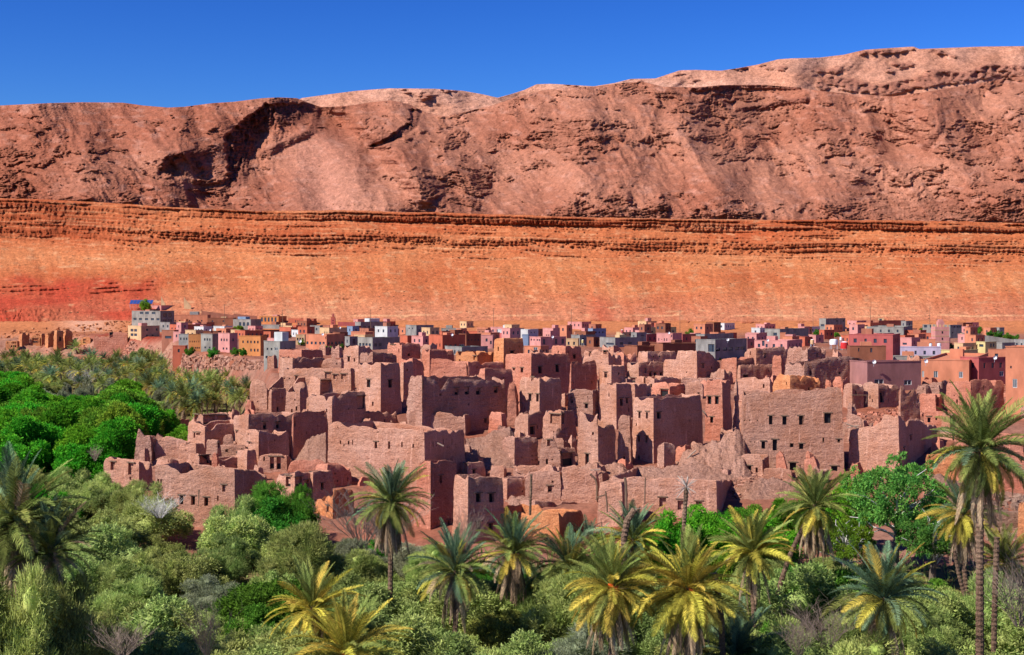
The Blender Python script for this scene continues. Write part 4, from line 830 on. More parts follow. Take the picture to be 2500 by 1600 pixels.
i=T('B',213,402,586,[(213,456),(586,458)],760,'grey','tall bare grey house beside the first kasbah house',row(540,[255,303],18,22)+[(357,540,36,40,'F')]+row(640,[245,300,350],26,30)+row(540,[470,530],20,26),theta=.65); roof_door(i,.2,.7,2.2,'white')
T('B',588,692,705,[(588,372),(705,375)],500,'cream','pale narrow house with balcony',row(425,[610,640,670],18,30))
T('B',706,950,1162,[(706,375),(1162,372)],560,'coral','coral school like house with nine square windows',[(x,470,24,36,'') for x in (725,775,822,875,915)]+row(468,[975,1015,1060,1100,1135],22,32),theta=.65)
T('B',756,870,905,[(756,265),(905,268)],380,'grey','slim grey block behind the yellow corner house')
T('B',868,980,1192,[(868,295),(1192,296)],400,'cream','yellow corner house with slit windows and red side',row(350,[925,945,965],7,26)+[(1008,358,10,24)],theta=.8)
wallp('B',1085,1285,[(1085,222),(1285,226)],275,'maroon','dusky red wall right of the red minaret',er=0,sink=5)
i=T('B',1285,1350,1652,[(1285,225),(1652,230)],340,'slate','slate blue house with pale arches on its dark side',row(285,[1395,1450,1505,1560],26,36)); roof_door(i,.05,.9,1.6,'white')
T('B',1190,1255,1330,[(1190,280),(1330,275)],390,'blue','narrow blue grey house left of the arched slate house')
T('B',1236,1500,1535,[(1236,340),(1535,340)],430,'coral','light coral house in front of the slate house',[(1430,395,14,20)])
T('B',1465,1545,1805,[(1465,308),(1805,308)],390,'red','terracotta walled house with cream coping',row(345,[1650,1720],12,14))
T('B',1165,1222,1316,[(1165,398),(1316,400)],530,'slate','small blue grey house with open corner',row(450,[1270],30,60))
T('B',1316,1490,1808,[(1316,412),(1808,412)],560,'grey','dark sided grey house with white shop openings',row(492,[1345,1382,1420,1458],24,34)+row(492,[1525,1578],32,34),theta=.85)
T('B',1880,2005,2208,[(1880,268),(2005,265),(2208,268)],400,'slate','unfinished grey block with dark windows',row(300,[1920,1960],12,18)+row(320,[2040,2100,2160],20,26))
T('B',1815,1900,2145,[(1815,388),(2145,388)],500,'red','red house with white balustrade openings',row(465,[2020,2065,2110],34,26))
T('C',-15,145,415,[(-15,378),(145,382),(415,380)],560,'red','dark red house with peach lit end and three windows',row(500,[187,240,297],28,22)+row(492,[80,115],10,30)+[(372,505,60,40,'F')])
T('C',415,425,600,[(415,368),(600,370)],530,'brown','brown cube with four little windows',row(432,[450,490,530,567],14,24))
T('C',598,735,750,[(598,382),(750,382)],540,'pink','pink house behind the orange box house',[(715,465,20,40)])
T('C',132,400,420,[(132,297),(420,300)],380,'grey','long pale balcony house at the back of the village',row(325,[200,250,300,350],22,16))
T('C',410,560,600,[(410,330),(600,334)],380,'red','low red house behind the brown cube')
i=T('C',795,1150,1272,[(795,318),(1150,315),(1272,325)],440,'white','white house with blue shaded end',[(995,380,34,26)]+row(345,[1190,1225],12,20),theta=.45); roof_door(i,.55,.95,1.6,'white')
T('C',745,840,960,[(745,345),(960,372)],440,'maroon','maroon walled house left of the white one')
T('C',1085,1155,1172,[(1085,370),(1172,375)],520,'blue','blue door house in front of the white one')
T('C',1170,1300,1598,[(1170,405),(1598,405)],560,'pink','pink house with dark red panels and clothes lines',row(437,[1190,1222,1260,1285],14,20)+row(450,[1340,1480,1560],30,60))
T('C',1340,1415,1662,[(1340,330),(1662,335)],430,'pink','rose house with long shaded wall',row(380,[1370,1395],12,18))
i=T('C',1838,1912,2068,[(1838,305),(2068,303)],420,'blue','blue two storey house with wavy roof edge',row(345,[1855,1880],12,26)+row(345,[1950,1990,2030],18,22))
T('C',1750,1760,1955,[(1750,382),(1955,380)],520,'slate','dark blue house with open terrace posts',row(430,[1800,1860,1920],28,40))
T('C',1590,1740,1755,[(1590,420),(1755,422)],530,'cream','pale flat house left of the dark blue one')
T('C',1995,2175,2540,[(1995,412),(2540,412)],540,'slate','long slate house with scalloped roof edge',[(2115,480,90,24)]+row(470,[2250,2350,2450],40,26))
T('C',175,372,678,[(175,520),(678,522)],620,'slate','low dark slate wall house by the round green tree')
T('C',1108,1300,1395,[(1108,512),(1395,512)],640,'coral','coral house with white framed window behind the big two sided house',[(1240,538,44,36,'F')])
T('C',2188,2275,2400,[(2188,345),(2400,350)],430,'cream','peach rooftop house with red side',row(370,[2300,2350],16,18))
T('D',110,268,575,[(110,505),(268,505),(575,508)],640,'brown','smooth earthen compound house with sharp corner',[],er=.25)
T('D',415,568,1098,[(415,478),(568,472),(1098,475)],640,'brown','wide smooth brown compound behind the large cube house',[],er=.25)
T('D',250,262,378,[(250,350),(378,352)],510,'slate','slate cube with dark slot',row(385,[330],40,10))
T('D',374,380,498,[(374,368),(498,370)],500,'maroon','maroon cube beside the rose house')
i=T('D',358,415,728,[(358,290),(728,292)],400,'yellow','khaki house with scalloped parapet and window row',row(335,[445,490,540,590,640,690],22,24)); roof_door(i,.0,.99,1.8,'red')
T('D',495,683,792,[(495,360),(792,360)],520,'pink','rose pink house with three slits',row(432,[522,587,616],11,32)+[(557,428,9,10)],theta=.6)
T('D',785,800,960,[(785,365),(960,430)],500,'maroon','low maroon house in front of the green hedge')
T('D',958,1060,1398,[(958,370),(1398,372)],500,'slate','two tone house with white end and slate side',row(422,[1110,1245],56,18),theta=.8)
i=T('D',958,1185,1556,[(958,436),(1556,438)],680,'slate','long slate house with white arched end',[(1125,530,46,90),(1163,530,26,90)]+row(532,[1215,1302,1365,1446,1505],50,36),theta=.75)
T('D',1768,1945,2280,[(1768,310),(2280,312)],470,'grey','grey upper house with one dark window on the right slope',[(1890,365,44,30)]+row(390,[2080,2180],26,22),theta=.7)
T('D',1555,1700,1795,[(1555,362),(1795,350)],480,'pink','small pale pink house left of the grey upper house')
T('D',1945,2010,2035,[(1945,350),(2035,352)],480,'coral','coral stair tower with tiny window',[(1990,420,12,14)])
T('D',2005,2095,2130,[(2005,372),(2130,375)],490,'pink','pink cube on the pink terrace')
T('D',2140,2190,2290,[(2140,392),(2290,395)],500,'pink','pink and maroon cube on the pink terrace')
T('D',1645,2030,2205,[(1645,445),(2205,448)],600,'pink','wide pink terrace with maroon shaded end',[(1750,475,30,60)],theta=.5)
T('D',1552,1562,1650,[(1552,425),(1650,430)],580,'plum','narrow violet wall house left of the pink terrace')
T('E',0,78,308,[(0,185),(308,187)],345,'grey','grey brick block with dark windows high on the right slope',row(210,[208,285],16,22)+[(208,262,20,20),(210,305,18,36)]+row(262,[40],40,24),theta=.85)
T('E',0,60,175,[(0,320),(175,320)],440,'tred' if 0 else 'red','small red block with white lower part')
T('E',355,400,478,[(355,340),(478,340)],400,'slate','tiny slate hut beneath the grey brick block')
T('E',612,700,1010,[(612,210),(1010,210)],300,'brick','unfinished terrace with brick parapet on the right slope',row(262,[760,820,880],34,18))
i=T('E',692,760,765,[(692,182),(765,180)],290,'cream','little stair tower of raw concrete on the unfinished terrace',[(722,200,30,26)])
T('E',556,992,1098,[(556,288),(1098,285)],440,'grey','grey house with scalloped parapet behind the solar panels',[],theta=.4)
T('E',1010,1020,1098,[(1010,215),(1098,212)],360,'slate','dark tall corner house beside the scalloped grey house')
T('E',1098,1150,1160,[(1098,300),(1160,302)],400,'brown','small brown cube near the round green tree')
T('E',1215,1365,1380,[(1215,255),(1380,258)],400,'grey','grey house with twin windows left of the minaret',row(275,[1250,1318],34,28))
T('E',1530,1540,1675,[(1530,262),(1675,262)],430,'slate','dark battlemented house right of the minaret',row(280,[1590,1630,1655],18,20)+row(350,[1570],16,20))
T('E',1620,1690,1802,[(1620,228),(1802,245)],350,'brown','brown house behind the dark battlemented one')
T('E',2110,2118,2176,[(2110,292),(2176,290)],390,'slate','small dark tower on the far right slope')
T('E',1035,1325,1368,[(1035,360),(1368,362)],470,'red','bright red flat wall house left of the minaret',theta=.4)
T('E',952,1085,1192,[(952,412),(1192,412)],530,'pink','salmon pink cube with arched hollow',[(1005,480,50,24)])
i=T('E',348,866,952,[(348,380),(866,378),(952,380)],720,'maroon','big raspberry red house under the solar panels',[],theta=.42)
roof_door(i,.4,.5,.01,'red') if 0 else None
T('E',362,785,790,[(362,508),(790,510)],760,'brown','brown shaded house with two bright slots before the raspberry red one',[(465,550,16,44),(612,556,24,52)],theta=.1)
T('E',1188,1370,1380,[(1188,430),(1380,432)],560,'coral','low tan terrace beneath the minaret')
T('E',950,1430,1500,[(950,520),(1500,522)],660,'lilac','long lilac white wall house with flat roof',[],theta=.25)
T('E',885,1430,1445,[(885,628),(1445,632)],760,'grey','long pale grey wall with dark roof line',[],theta=.2)
T('E',1435,1695,1865,[(1435,560),(1865,565)],720,'yellow','cream house with dark blue side',row(600,[1780],30,16),theta=.7)
T('E',1440,1650,1745,[(1440,605),(1745,605)],740,'orng','ochre roof room in front of the cream house',[(1500,622,80,24)])
T('E',1845,1952,2085,[(1845,462),(2085,462)],600,'yellow','pale yellow house with olive shaded side',[(1905,500,50,30)]+row(495,[2020,2050],20,40))
T('E',2085,2150,2300,[(2085,468),(2300,482)],640,'grey','low grey house at the right end of the village')
T('E',1585,1690,1845,[(1585,478),(1845,475)],600,'cream','low cream terrace right of the minaret')
T('E',2290,2420,2600,[(2290,440),(2600,430)],600,'slate','low slate house at the right picture edge')
T('E',1988,2190,2210,[(1988,545),(2210,550)],740,'coral','low orange red roofs before the tall salmon corner building',theta=.3)
T('E',1862,1875,2192,[(1862,650),(2192,648)],980,'maroon','dark wine red house left of the tall salmon corner building',[(2143,832,50,60,'F')])
T('E',560,565,1198,[(560,698),(1198,700)],1040,'plum','long plum house with two low white framed windows',[(703,925,110,60,'F'),(1042,935,92,60,'F')],theta=1.25)
T('E',1195,1760,1988,[(1195,690),(1760,680),(1988,682)],985,'coral','coral house with two white framed windows and a drainpipe',[(1215,840,34,80,'F'),(1370,840,48,86,'F'),(1665,845,46,74,'F')],theta=.42)
T('E',2190,2600,2700,[(2190,522),(2700,525)],1330,'coral','tall salmon corner building at the right picture edge',[(2254,755,18,30),(2300,945,52,104,'F')],theta=.5)
# minarets
def minaret(tile, xl, xc, xr, ytop, ylan, yb, mat, label, trim):
    ox, oy, k = TILES[tile]; X0, Y0 = hit(ox + xc / k, oy + yb / k); S = Y0 / F / k; w_ = (xc - xl) * S * 1.0; zb = float(ground(X0, Y0)); zt = py2z(oy + ytop / k, Y0); zl = py2z(oy + ylan / k, Y0)
    p = tag(empty('minaret', (X0, Y0, zb)), label, 'minaret'); h = zt - zb; hl = zl - zb
    s = w_ / 2; cx_ = -s
    m = MB(); m.box(cx_ - s, cx_ + s, 0, 2 * s, -4, h); o = m.build('shaft', [M[mat]], p)
    m = MB(); m.box(cx_ - s * .45, cx_ + s * .45, s * .55, s * 1.45, h + .01, hl - .6); m.box(cx_ - s * .3, cx_ + s * .3, s * .7, s * 1.3, hl - .59, hl); m.build('lantern', [M[mat]], p)
    for zz in (.35, .6, .85): m = MB(); m.box(cx_ - s - .05, cx_ + s + .05, -.05, 2 * s + .05, h * zz, h * zz + .18); m.build('band', [M[trim]], p)
    m = MB(); n = 4
    for q in range(n):
        x = cx_ - s + .02 + (2 * s - .7) * q / (n - 1)
        for (yy0, yy1) in ((0.02, .3), (2 * s - .3, 2 * s - .02)): m.box(x, x + .66 if 0 else x + .5, yy0, yy1, h + .005, h + .7)
    m.build('merlons', [M[trim]], p)
    for zz in (.45, .72): m = MB(); m.box(cx_ - .22, cx_ + .22, -.03, .1, h * zz, h * zz + .7); m.build('window', [M['dark']], p)
minaret('E',1365,1530,1535,282,195,560,'pink','square pink minaret with battlements on the right of the village','cream')
minaret('B',1000,1050,1085,180,125,300,'maroon','small dark red minaret with a narrow lantern in the village centre','red')
# roof tanks, panels and other small things
def tank(tile, x, y, wpx, hpx, mat, label, yb, cat='water tank'):
    ox, oy, k = TILES[tile]; X0, Y0 = hit(ox + x / k, oy + yb / k); S = Y0 / F / k; r = wpx * S / 2; h = hpx * S; zc = py2z(oy + (y + hpx / 2) / k, Y0)
    p = tag(empty('water_tank', (X0, Y0, zc)), label, cat, 'roof water tanks')
    m = MB(); m.tube([(0, 0, 0), (0, 0, h * .3), (0, 0, h * .62), (0, 0, h * .9)], [r * .97, r, r, r * .93], 20); m.build('barrel', [M[mat]], p, .6)
    m = MB(); m.tube([(0, 0, h * .9), (0, 0, h * .96), (0, 0, h)], [r * .8, r * .6, r * .25], 16); m.build('lid', [M['tank']], p, .6)
    m = MB(); g_ = float(ground(X0, Y0))
    for sx, sy in ((-1, -1), (1, -1), (1, 1), (-1, 1)): m.box(sx * r * .7 - .06, sx * r * .7 + .06, sy * r * .7 - .06, sy * r * .7 + .06, -2.2, 0)
    m.build('stand', [M['steel']], p)
tank('E',170,457,96,64,'tank','large white water tank beside the red one',560)
tank('E',295,495,90,84,'tred','large dark red water tank left of the raspberry house',570)
tank('E',1765,505,56,60,'yellow','yellow and white water tank on the cream and blue house',560)
tank('E',255,418,28,34,'tank','small white tank near the red block',520)
tank('C',1795,450,30,40,'yellow','yellow barrel on the dark blue house',520)
tank('D',2325,455,46,56,'cream','cream water tank at the end of the pink terrace',600)
tank('D',90,335,34,44,'maroon','dark red tank on the peach rooftop house',430)
tank('B',740,205,36,48,'tank','white tank on the red roofed low house',262)
tank('C',1712,355,24,36,'tank','white tank on the rose house',430)
tank('E',1310,492,36,32,'tank','pale tank at the foot of the minaret',580)
tank('E',1410,490,44,34,'tank','second pale tank at the minaret foot nearer the dark house',580)
def solar(tile, x0, x1, y0, y1, yb, n, label, mat='solar'):
    ox, oy, k = TILES[tile]; X0, Y0 = hit(ox + (x0 + x1) / 2 / k, oy + yb / k); S = Y0 / F / k; W_ = (x1 - x0) * S; H = (y1 - y0) * S; z = py2z(oy + y1 / k, Y0)
    p = tag(empty('solar_array', (X0, Y0, z)), label, 'solar panels')
    for i in range(n):
        xa = -W_ / 2 + W_ * i / n; xb = xa + W_ / n * .93
        m = MB(); m.hexa([(xa, 0, 0), (xb, 0, 0), (xb + .2, H * .8, H), (xa + .2, H * .8, H), (xa, -.05, .08), (xb, -.05, .08), (xb + .2, H * .8 - .05, H + .08), (xa + .2, H * .8 - .05, H + .08)]); m.build('panel', [M[mat]], p)
    m = MB()
    for i in range(n + 1):
        xa = -W_ / 2 + W_ * i / n - .03; m.box(xa + .1, xa + .16, H * .78, H * .84, -3.0, H * .93); m.box(xa, xa + .06, .02, .08, -2.0, .0)
    m.build('legs', [M['steel']], p)
solar('A',1190,1400,125,160,215,7,'long array of tilted solar panels above the grey concrete block')
solar('E',612,745,310,372,395,4,'left bank of blue solar panels above the raspberry house')
solar('E',752,865,318,372,395,4,'right bank of blue solar panels above the raspberry house')
# ruined hamlet on the left bank
def KL(*a, **k): k.setdefault('sink', 5); return block(*a, group='ruined houses on the left bank', **k)
KL('A',48,160,172,[(48,500),(172,500)],600,'o','leftmost ruin on the bank with rows of little windows',row(515,[70,110,125,140],10,18)+row(548,[105,125,142],14,18),er=.6)
KL('A',165,200,275,[(165,462),(205,422),(275,425)],575,'o','tall shadowed ruin at the left of the bank hamlet',er=1.2)
KL('A',275,368,372,[(275,470),(300,445),(372,450)],560,'o','ruined wall with square hollow in the bank hamlet',row(495,[320],50,40),er=1.2)
KL('A',372,380,418,[(372,435),(418,430)],560,'o','slim ruined tower in the middle of the bank hamlet',er=1.2)
KL('A',425,440,515,[(425,440),(440,425),(500,405),(515,405)],590,'o','dark notched ruin in the bank hamlet',er=1.4)
KL('A',508,520,590,[(508,402),(590,405)],610,'o','square dark ruined tower in the bank hamlet',row(480,[555],20,40),er=1.2)
KL('A',588,600,672,[(588,420),(620,385),(672,420)],580,'o','gabled dark ruin at the right of the bank hamlet',er=1.4)
KL('A',720,830,860,[(720,490),(790,455),(860,485)],540,'o','broken wall house right of the bank hamlet',row(500,[775,840],24,34),er=1.3)
KL('A',860,1170,1185,[(860,455),(1000,460),(1040,412),(1170,430),(1185,480)],540,'r','long low mud house on the pale slope',[(1020,445,30,50)],er=.8)
wallp('A',1000,1175,[(1000,420),(1100,415),(1175,440)],480,'r','red yard wall left of the cream balcony house',er=.4,sink=5)
wallp('A',60,200,[(60,610),(200,585)],640,'o','low broken wall below the leftmost ruin',er=1,sink=5)
# ---------------------------------------------------------------- rubble and timbers
def rubble(tile, poly_x, ytop, ybot, n, size, mat, label, seed=0):
    """heap of broken earth lumps lying on the slope between the houses: uncountable, one object"""
    ox, oy, k = TILES[tile]; rs = np.random.RandomState(seed + 5); mb = MB()
    cub = np.array([(x, y, z) for z in (-1, 1) for x, y in ((-1, -1), (1, -1), (1, 1), (-1, 1))], float)
    for i in range(n):
        tx_ = rs.uniform(*poly_x); f = rs.rand(); y0 = np.interp(tx_, [p[0] for p in ytop], [p[1] for p in ytop]); y1 = np.interp(tx_, [p[0] for p in ybot], [p[1] for p in ybot])
        py = oy + (y0 + (y1 - y0) * f) / k; px = ox + tx_ / k
        X0, Y0 = hit(px, py, 100, 740)
        s = size * (.35 + rs.rand() ** 3 * 1.6); c = cub * (rs.uniform(.6, 1.2, (8, 1))) * np.array([s, s * rs.uniform(.6, 1), s * rs.uniform(.4, .8)]) * .5
        a = rs.rand() * 6.28; R_ = np.array([[math.cos(a), -math.sin(a), 0], [math.sin(a), math.cos(a), 0], [0, 0, 1]]); b = rs.uniform(-.6, .6); R2 = np.array([[1, 0, 0], [0, math.cos(b), -math.sin(b)], [0, math.sin(b), math.cos(b)]])
        c = c @ (R_ @ R2).T + np.array([X0, Y0, float(ground(X0, Y0)) + s * .12])
        mb.hexa([tuple(v) for v in c])
    tag(mb.build('rubble', [M[mat]]), label, kind='stuff')
def mound(tile, pts, yb, mat, label, h=1.5, name='rubble_mound'):
    """bank of fallen earth: crest profile in tile coordinates, front toe at yb, runs back into the houses"""
    ox, oy, k = TILES[tile]; xs = np.linspace(pts[0][0], pts[-1][0], max(12, int((pts[-1][0] - pts[0][0]) / 9))); nr = 26
    top = np.interp(xs, [p[0] for p in pts], [p[1] for p in pts]); P = np.zeros((nr + 1, len(xs), 3)); bid[0] += 1
    xm = (pts[0][0] + pts[-1][0]) / 2; Yf = hit(ox + xm / k, oy + yb / k)[1]
    dy = (yb - top.min()) / k; run = max(4.0, dy * Yf / F * 1.25)
    for i, x in enumerate(xs):
        px = ox + x / k; e = min(1, 6 * min(i, len(xs) - 1 - i) / len(xs))
        zb = py2z(oy + yb / k, Yf) - 1.0 ; ztp = py2z(oy + top[i] / k, Yf + run)
        for j in range(nr):
            t = j / (nr - 1); Y = Yf + run * t; z = zb + (ztp - zb) * (t ** .8); P[j, i] = (px2x(px, Y), Y, z)
        P[nr, i] = (px2x(px, Yf + run + 2), Yf + run + 2, ztp - 2.5)
    nz = fbm(P[..., 0] / 2.6 + bid[0], P[..., 1] / 2.6, 5, .62) * 1.2 + ridged(P[..., 0] / .9, P[..., 1] / .9, 3) * .22
    P[:nr, :, 2] += (nz[:nr] * h * .6); P[:nr, :, 1] += (nz[:nr] * .5)
    tag(link(name, grid_mesh(name, P), None, [M[mat]]), label, kind='stuff')
M['fall'] = mat_earth('fallen_earth', hexc('#d3a089'), hexc('#c08a70'), 2.2, .8)
mound('I',[(490,700),(560,520),(700,430),(850,430),(1000,360),(1180,300),(1290,380),(1330,520),(1400,700),(1450,760)],850,'fall','slope of fallen earth under the main facade',2.2)
mound('I',[(-100,780),(100,700),(300,680),(500,650),(800,640),(1200,740),(1500,800),(1850,790),(1950,840)],880,'fall','fallen earth above the long plain front house',1.2)
mound('I',[(1175,950),(1300,860),(1500,830),(1800,850),(1900,900),(2000,1000)],1080,'fall','earth bank with broken terraces before the main facade',1.6)
mound('G',[(330,600),(420,480),(480,370),(600,330),(700,330),(740,500),(780,600)],690,'fall','slide of fallen earth left of the great smooth wall',1.8)
mound('G',[(0,740),(120,690),(300,640),(500,640),(700,640)],790,'fall','earth slope behind the front doorways',1.0)
mound('H',[(180,330),(400,330),(500,270),(700,230),(760,300),(760,500),(760,640)],720,'fall','bushy rubble slope left of the pocked wall',1.2)
mound('H',[(1480,700),(1700,650),(1900,640),(2030,640),(2100,700),(2400,700)],830,'fall','fallen earth below the narrow pale tower',1.6)
mound('H',[(630,1090),(700,1030),(860,1020),(930,1040),(960,1100)],1190,'fall','clumps of fallen red earth by the two window cube tower',1.4)
mound('F',[(830,610),(950,560),(1100,560),(1500,560),(1700,580)],720,'fall','earth floor between the left cluster houses',.8)
mound('E',[(200,1500),(300,1420),(500,1400),(700,1420),(900,1400),(1100,1480)],1600,'fall','fallen earth in the facade break at the right',1.4)
mound('J',[(1240,780),(1400,760),(1600,820),(1900,950),(2100,980),(2420,990)],1130,'fall','sandy bank below the orange red houses',1.0)
rubble('I',(480,1400),[(480,640),(700,470),(1000,380),(1200,330),(1400,600)],[(480,820),(1400,830)],900,.45,'t','broken earth lumps strewn under the main facade',1)
rubble('I',(1150,1900),[(1150,800),(1900,800)],[(1150,1050),(1900,980)],700,.45,'p','stones and clods on the bank before the main facade',2)
rubble('H',(1480,2407),[(1480,690),(2407,700)],[(1480,800),(2407,810)],500,.4,'p','lumps below the narrow pale tower',3)
rubble('H',(190,760),[(190,340),(760,260)],[(190,650),(760,700)],500,.35,'p','stones on the bushy rubble slope',4)
rubble('G',(330,780),[(330,560),(480,330),(780,380)],[(330,640),(780,620)],500,.4,'t','lumps on the slide of fallen earth',5)
rubble('B',(0,2407),[(0,1230),(700,1020),(1200,980),(2407,900)],[(0,1290),(700,1250),(2407,1240)],900,.4,'p','rubble in the alleys of the upper left kasbah',6)
rubble('C',(0,2407),[(0,640),(2407,800)],[(0,860),(2407,1300)],1300,.42,'p','rubble on collapsed roofs of the upper kasbah',7)
rubble('D',(0,2407),[(0,850),(2407,900)],[(0,1000),(2407,1100)],1000,.42,'r','rubble on collapsed roofs of the right kasbah',8)
rubble('F',(300,2100),[(300,560),(2100,560)],[(300,700),(2100,740)],700,.35,'p','stones in the yards of the left cluster',9)
rubble('E',(200,2200),[(200,1380),(2200,960)],[(200,1500),(2200,1200)],900,.45,'r','rubble along the right end of the kasbah',10)
rubble('J',(1250,2400),[(1250,1000),(2400,1000)],[(1250,1560),(2400,1560)],900,.5,'stone','pale stones in the sandy wash at the right',11)
rubble('A',(50,1200),[(50,600),(1200,520)],[(50,720),(1200,640)],900,.9,'r','boulders along the left bank',12)
rubble('A',(1150,2400),[(1150,510),(1500,560),(1700,620),(2400,690)],[(1150,700),(1700,780),(2400,760)],1300,.8,'p','boulders and clods on the bank below the painted front houses',13)
rubble('A',(0,1250),[(0,420),(1250,300)],[(0,500),(1250,480)],500,.9,'o','stones scattered on the pale slope at the left',14)
def beam(tile, pts, r, label, yb, dz=0, mat='stick', name='wooden_pole'):
    ox, oy, k = TILES[tile]; X0, Y0 = hit(ox + pts[0][0] / k, oy + yb / k); Y0 -= dz
    P = [Vector((px2x(ox + x / k, Y0), Y0 + .02 * i, py2z(oy + y / k, Y0))) for i, (x, y) in enumerate(pts)]; o = P[0]
    m = MB(); m.tube([p - o for p in P], r, 6); ob = m.build(name, [M[mat]]); ob.location = o; tag(ob, label, 'pole', 'loose timbers about the ruins')
beam('H',[(1718,1070),(1722,900),(1705,820),(1640,760)],.13,'forked palm pole with bent top against the front terrace wall',1100,1,'wood')
beam('H',[(1725,1035),(1820,1000)],.07,'short slanting stick joining the forked pole',1400,1.2,'wood')
beam('H',[(1822,960),(1838,1100),(1842,1210)],.09,'upright thin pole with hook on the smooth front house',1400,1.2,'wood')
beam('H',[(1775,1480),(1778,1325),(1680,1370)],.09,'low gallows shaped pole before the smooth front house',1480,1.2,'wood')
beam('H',[(2065,1200),(2062,900),(2050,800)],.14,'tall dark pole at the corner of the smooth front house',1500,1.5,'wood')
beam('H',[(2282,1110),(2286,900),(2290,800)],.07,'thin dark pole on the long plain front house',1500,1.5,'wood')
beam('H',[(1560,712),(1650,714),(1760,710)],.07,'level pole end above the terrace wall with small holes',830,1)
beam('G',[(2010,395),(2085,432)],.1,'pale beam end jutting from the shaded side of the great wall',930,3)
beam('I',[(785,5),(830,50),(852,92)],.1,'slanting beam against the tall reddish tower',420,2)
beam('I',[(620,575),(670,520),(720,480)],.09,'pale beam leaning over a hollow in the fallen earth',700,2)
beam('I',[(790,535),(860,570),(940,605)],.1,'pale beam lying down the fallen earth',700,2)
beam('I',[(800,560),(880,580)],.08,'shorter pale beam under the one lying down the fallen earth',700,2)
beam('I',[(1110,500),(1180,515),(1150,575)],.08,'crooked beam near the top of the fallen earth',700,2)
beam('F',[(180,545),(240,560),(300,570)],.08,'horizontal pole of the little porch at the leftmost house',700,1)
beam('F',[(195,540),(185,640)],.07,'outer upright of the little porch at the leftmost house',700,1)
beam('F',[(240,545),(238,650)],.07,'inner upright of the little porch at the leftmost house',700,1)
beam('F',[(850,330),(845,430),(855,500)],.07,'thin pole hanging beside the ragged horned tower',600,1)
beam('F',[(870,665),(970,680)],.07,'thin pole end left of the curved courtyard rim',900,1)
beam('F',[(1378,940),(1376,1100),(1368,1300)],.12,'dark rotten post up the front of the large front house',1380,.7,'wood')
beam('J',[(320,170),(420,205),(490,235)],.1,'upper splayed beam at the facade break',420,1)
beam('J',[(330,215),(400,200),(470,190)],.08,'lower splayed beam at the facade break',420,1)
beam('J',[(872,420),(878,520)],.07,'short post left of the big corner house edge',560,2,'wood')
beam('E',[(375,1082),(565,1085),(550,1180)],.06,'bent iron rail hanging in the ruined room by the main facade',1250,1,'wood')
beam('E',[(1262,735),(1266,820),(1266,895)],.05,'pale drainpipe on the coral house',900,3,'steel','drainpipe')

# low broken rooms that fill the alleys
KM = [(300,1120,'at the far left end'),(420,1060,'in the left cluster'),(560,1060,'by the streaked dark side'),(520,1160,'below the left cluster'),(680,950,'by the stepped fins'),(720,1080,'left of the great smooth wall'),(850,930,'below the plum watch tower'),(760,880,'near the long shaded wall'),(980,870,'above the great scarred house'),(1080,900,'near the great scarred house'),(1150,1080,'on the rubble slope'),(1240,1160,'above the front terraces'),(1300,1050,'around the pocked wall'),
      (1350,960,'near the round fronted house'),(1330,880,'by the orange box house'),(1450,960,'by the slim corner tower'),(1460,1080,'near the cave like ruin'),(1600,920,'behind the six window tower'),(1560,1140,'below the six window tower'),(1720,1060,'left of the main facade'),(1700,900,'by the large cube house'),(1800,900,'near the whitewashed wall'),(1850,1180,'before the main facade'),(1950,900,'above the main facade'),(2100,930,'at the facade right end'),(2150,1000,'near the wedge shaped wall'),(2250,930,'below the coral house'),(2330,1100,'behind the twin palms'),(2560,940,'past the salmon corner building'),(2600,1080,'past the right picture edge')]
kr = random.Random(21); fills = {}
for i in range(900):
    px, py = kr.uniform(260, 2760), kr.uniform(862, 1185); X, Y = hit(px, py, 100, 500)
    k = min(KM, key=lambda q: (q[0] - px) ** 2 + ((q[1] - py) * 1.5) ** 2)[2]
    if px < ip(Y, EDGE) + 40 or len(fills.get(k, [])) > 6: continue
    P = np.array([X, Y]); wpx = kr.uniform(22, 52); wm = wpx * Y / F; bad = False
    for C_, a_, b_, L_, R_ in FOOT:
        rel = P - C_; ua, ub = rel @ a_, rel @ b_; mg = wm * .55
        if -mg < ua < L_ + mg and -mg < ub < R_ + mg: bad = True; break
    if bad: continue
    hpx = kr.uniform(1.4, 3.2) * F / Y; sp = kr.uniform(.45, .7); x0, x1, x2 = px - wpx * sp, px, px + wpx * (1 - sp); yt = py - hpx
    TILES['Z'] = (0, 0, 1)
    top = [(x0, yt + kr.uniform(-4, 6)), ((x0 + x1) / 2, yt + kr.uniform(-6, 8)), (x1, yt + kr.uniform(-5, 5)), ((x1 + x2) / 2, yt + kr.uniform(-4, 8)), (x2, yt + kr.uniform(-2, 10))]
    r = K('Z', x0, x1, x2, top, py, kr.choice('pppprt'), 'x', name='ruined_hut', er=kr.uniform(1.1, 1.9), drop=kr.choice((.5, 1.2, 1.6)), Y=None, sink=2.5)
    fills.setdefault(k, []).append((px, r['parent']))
    r['parent']['group'] = 'low broken rooms between the kasbah houses'
for k, lst in fills.items():
    lst.sort(key=lambda q: q[0])
    for j, (px, p) in enumerate(lst): p['label'] = f'low broken earthen room {k}' + ('' if len(lst) == 1 else ', ' + ['first', 'second', 'third', 'fourth', 'fifth', 'sixth', 'seventh', 'eighth', 'ninth', 'tenth', 'eleventh', 'twelfth', 'thirteenth', 'fourteenth'][min(j, 13)] + ' from the left')
print('fills', sum(map(len, fills.values())))
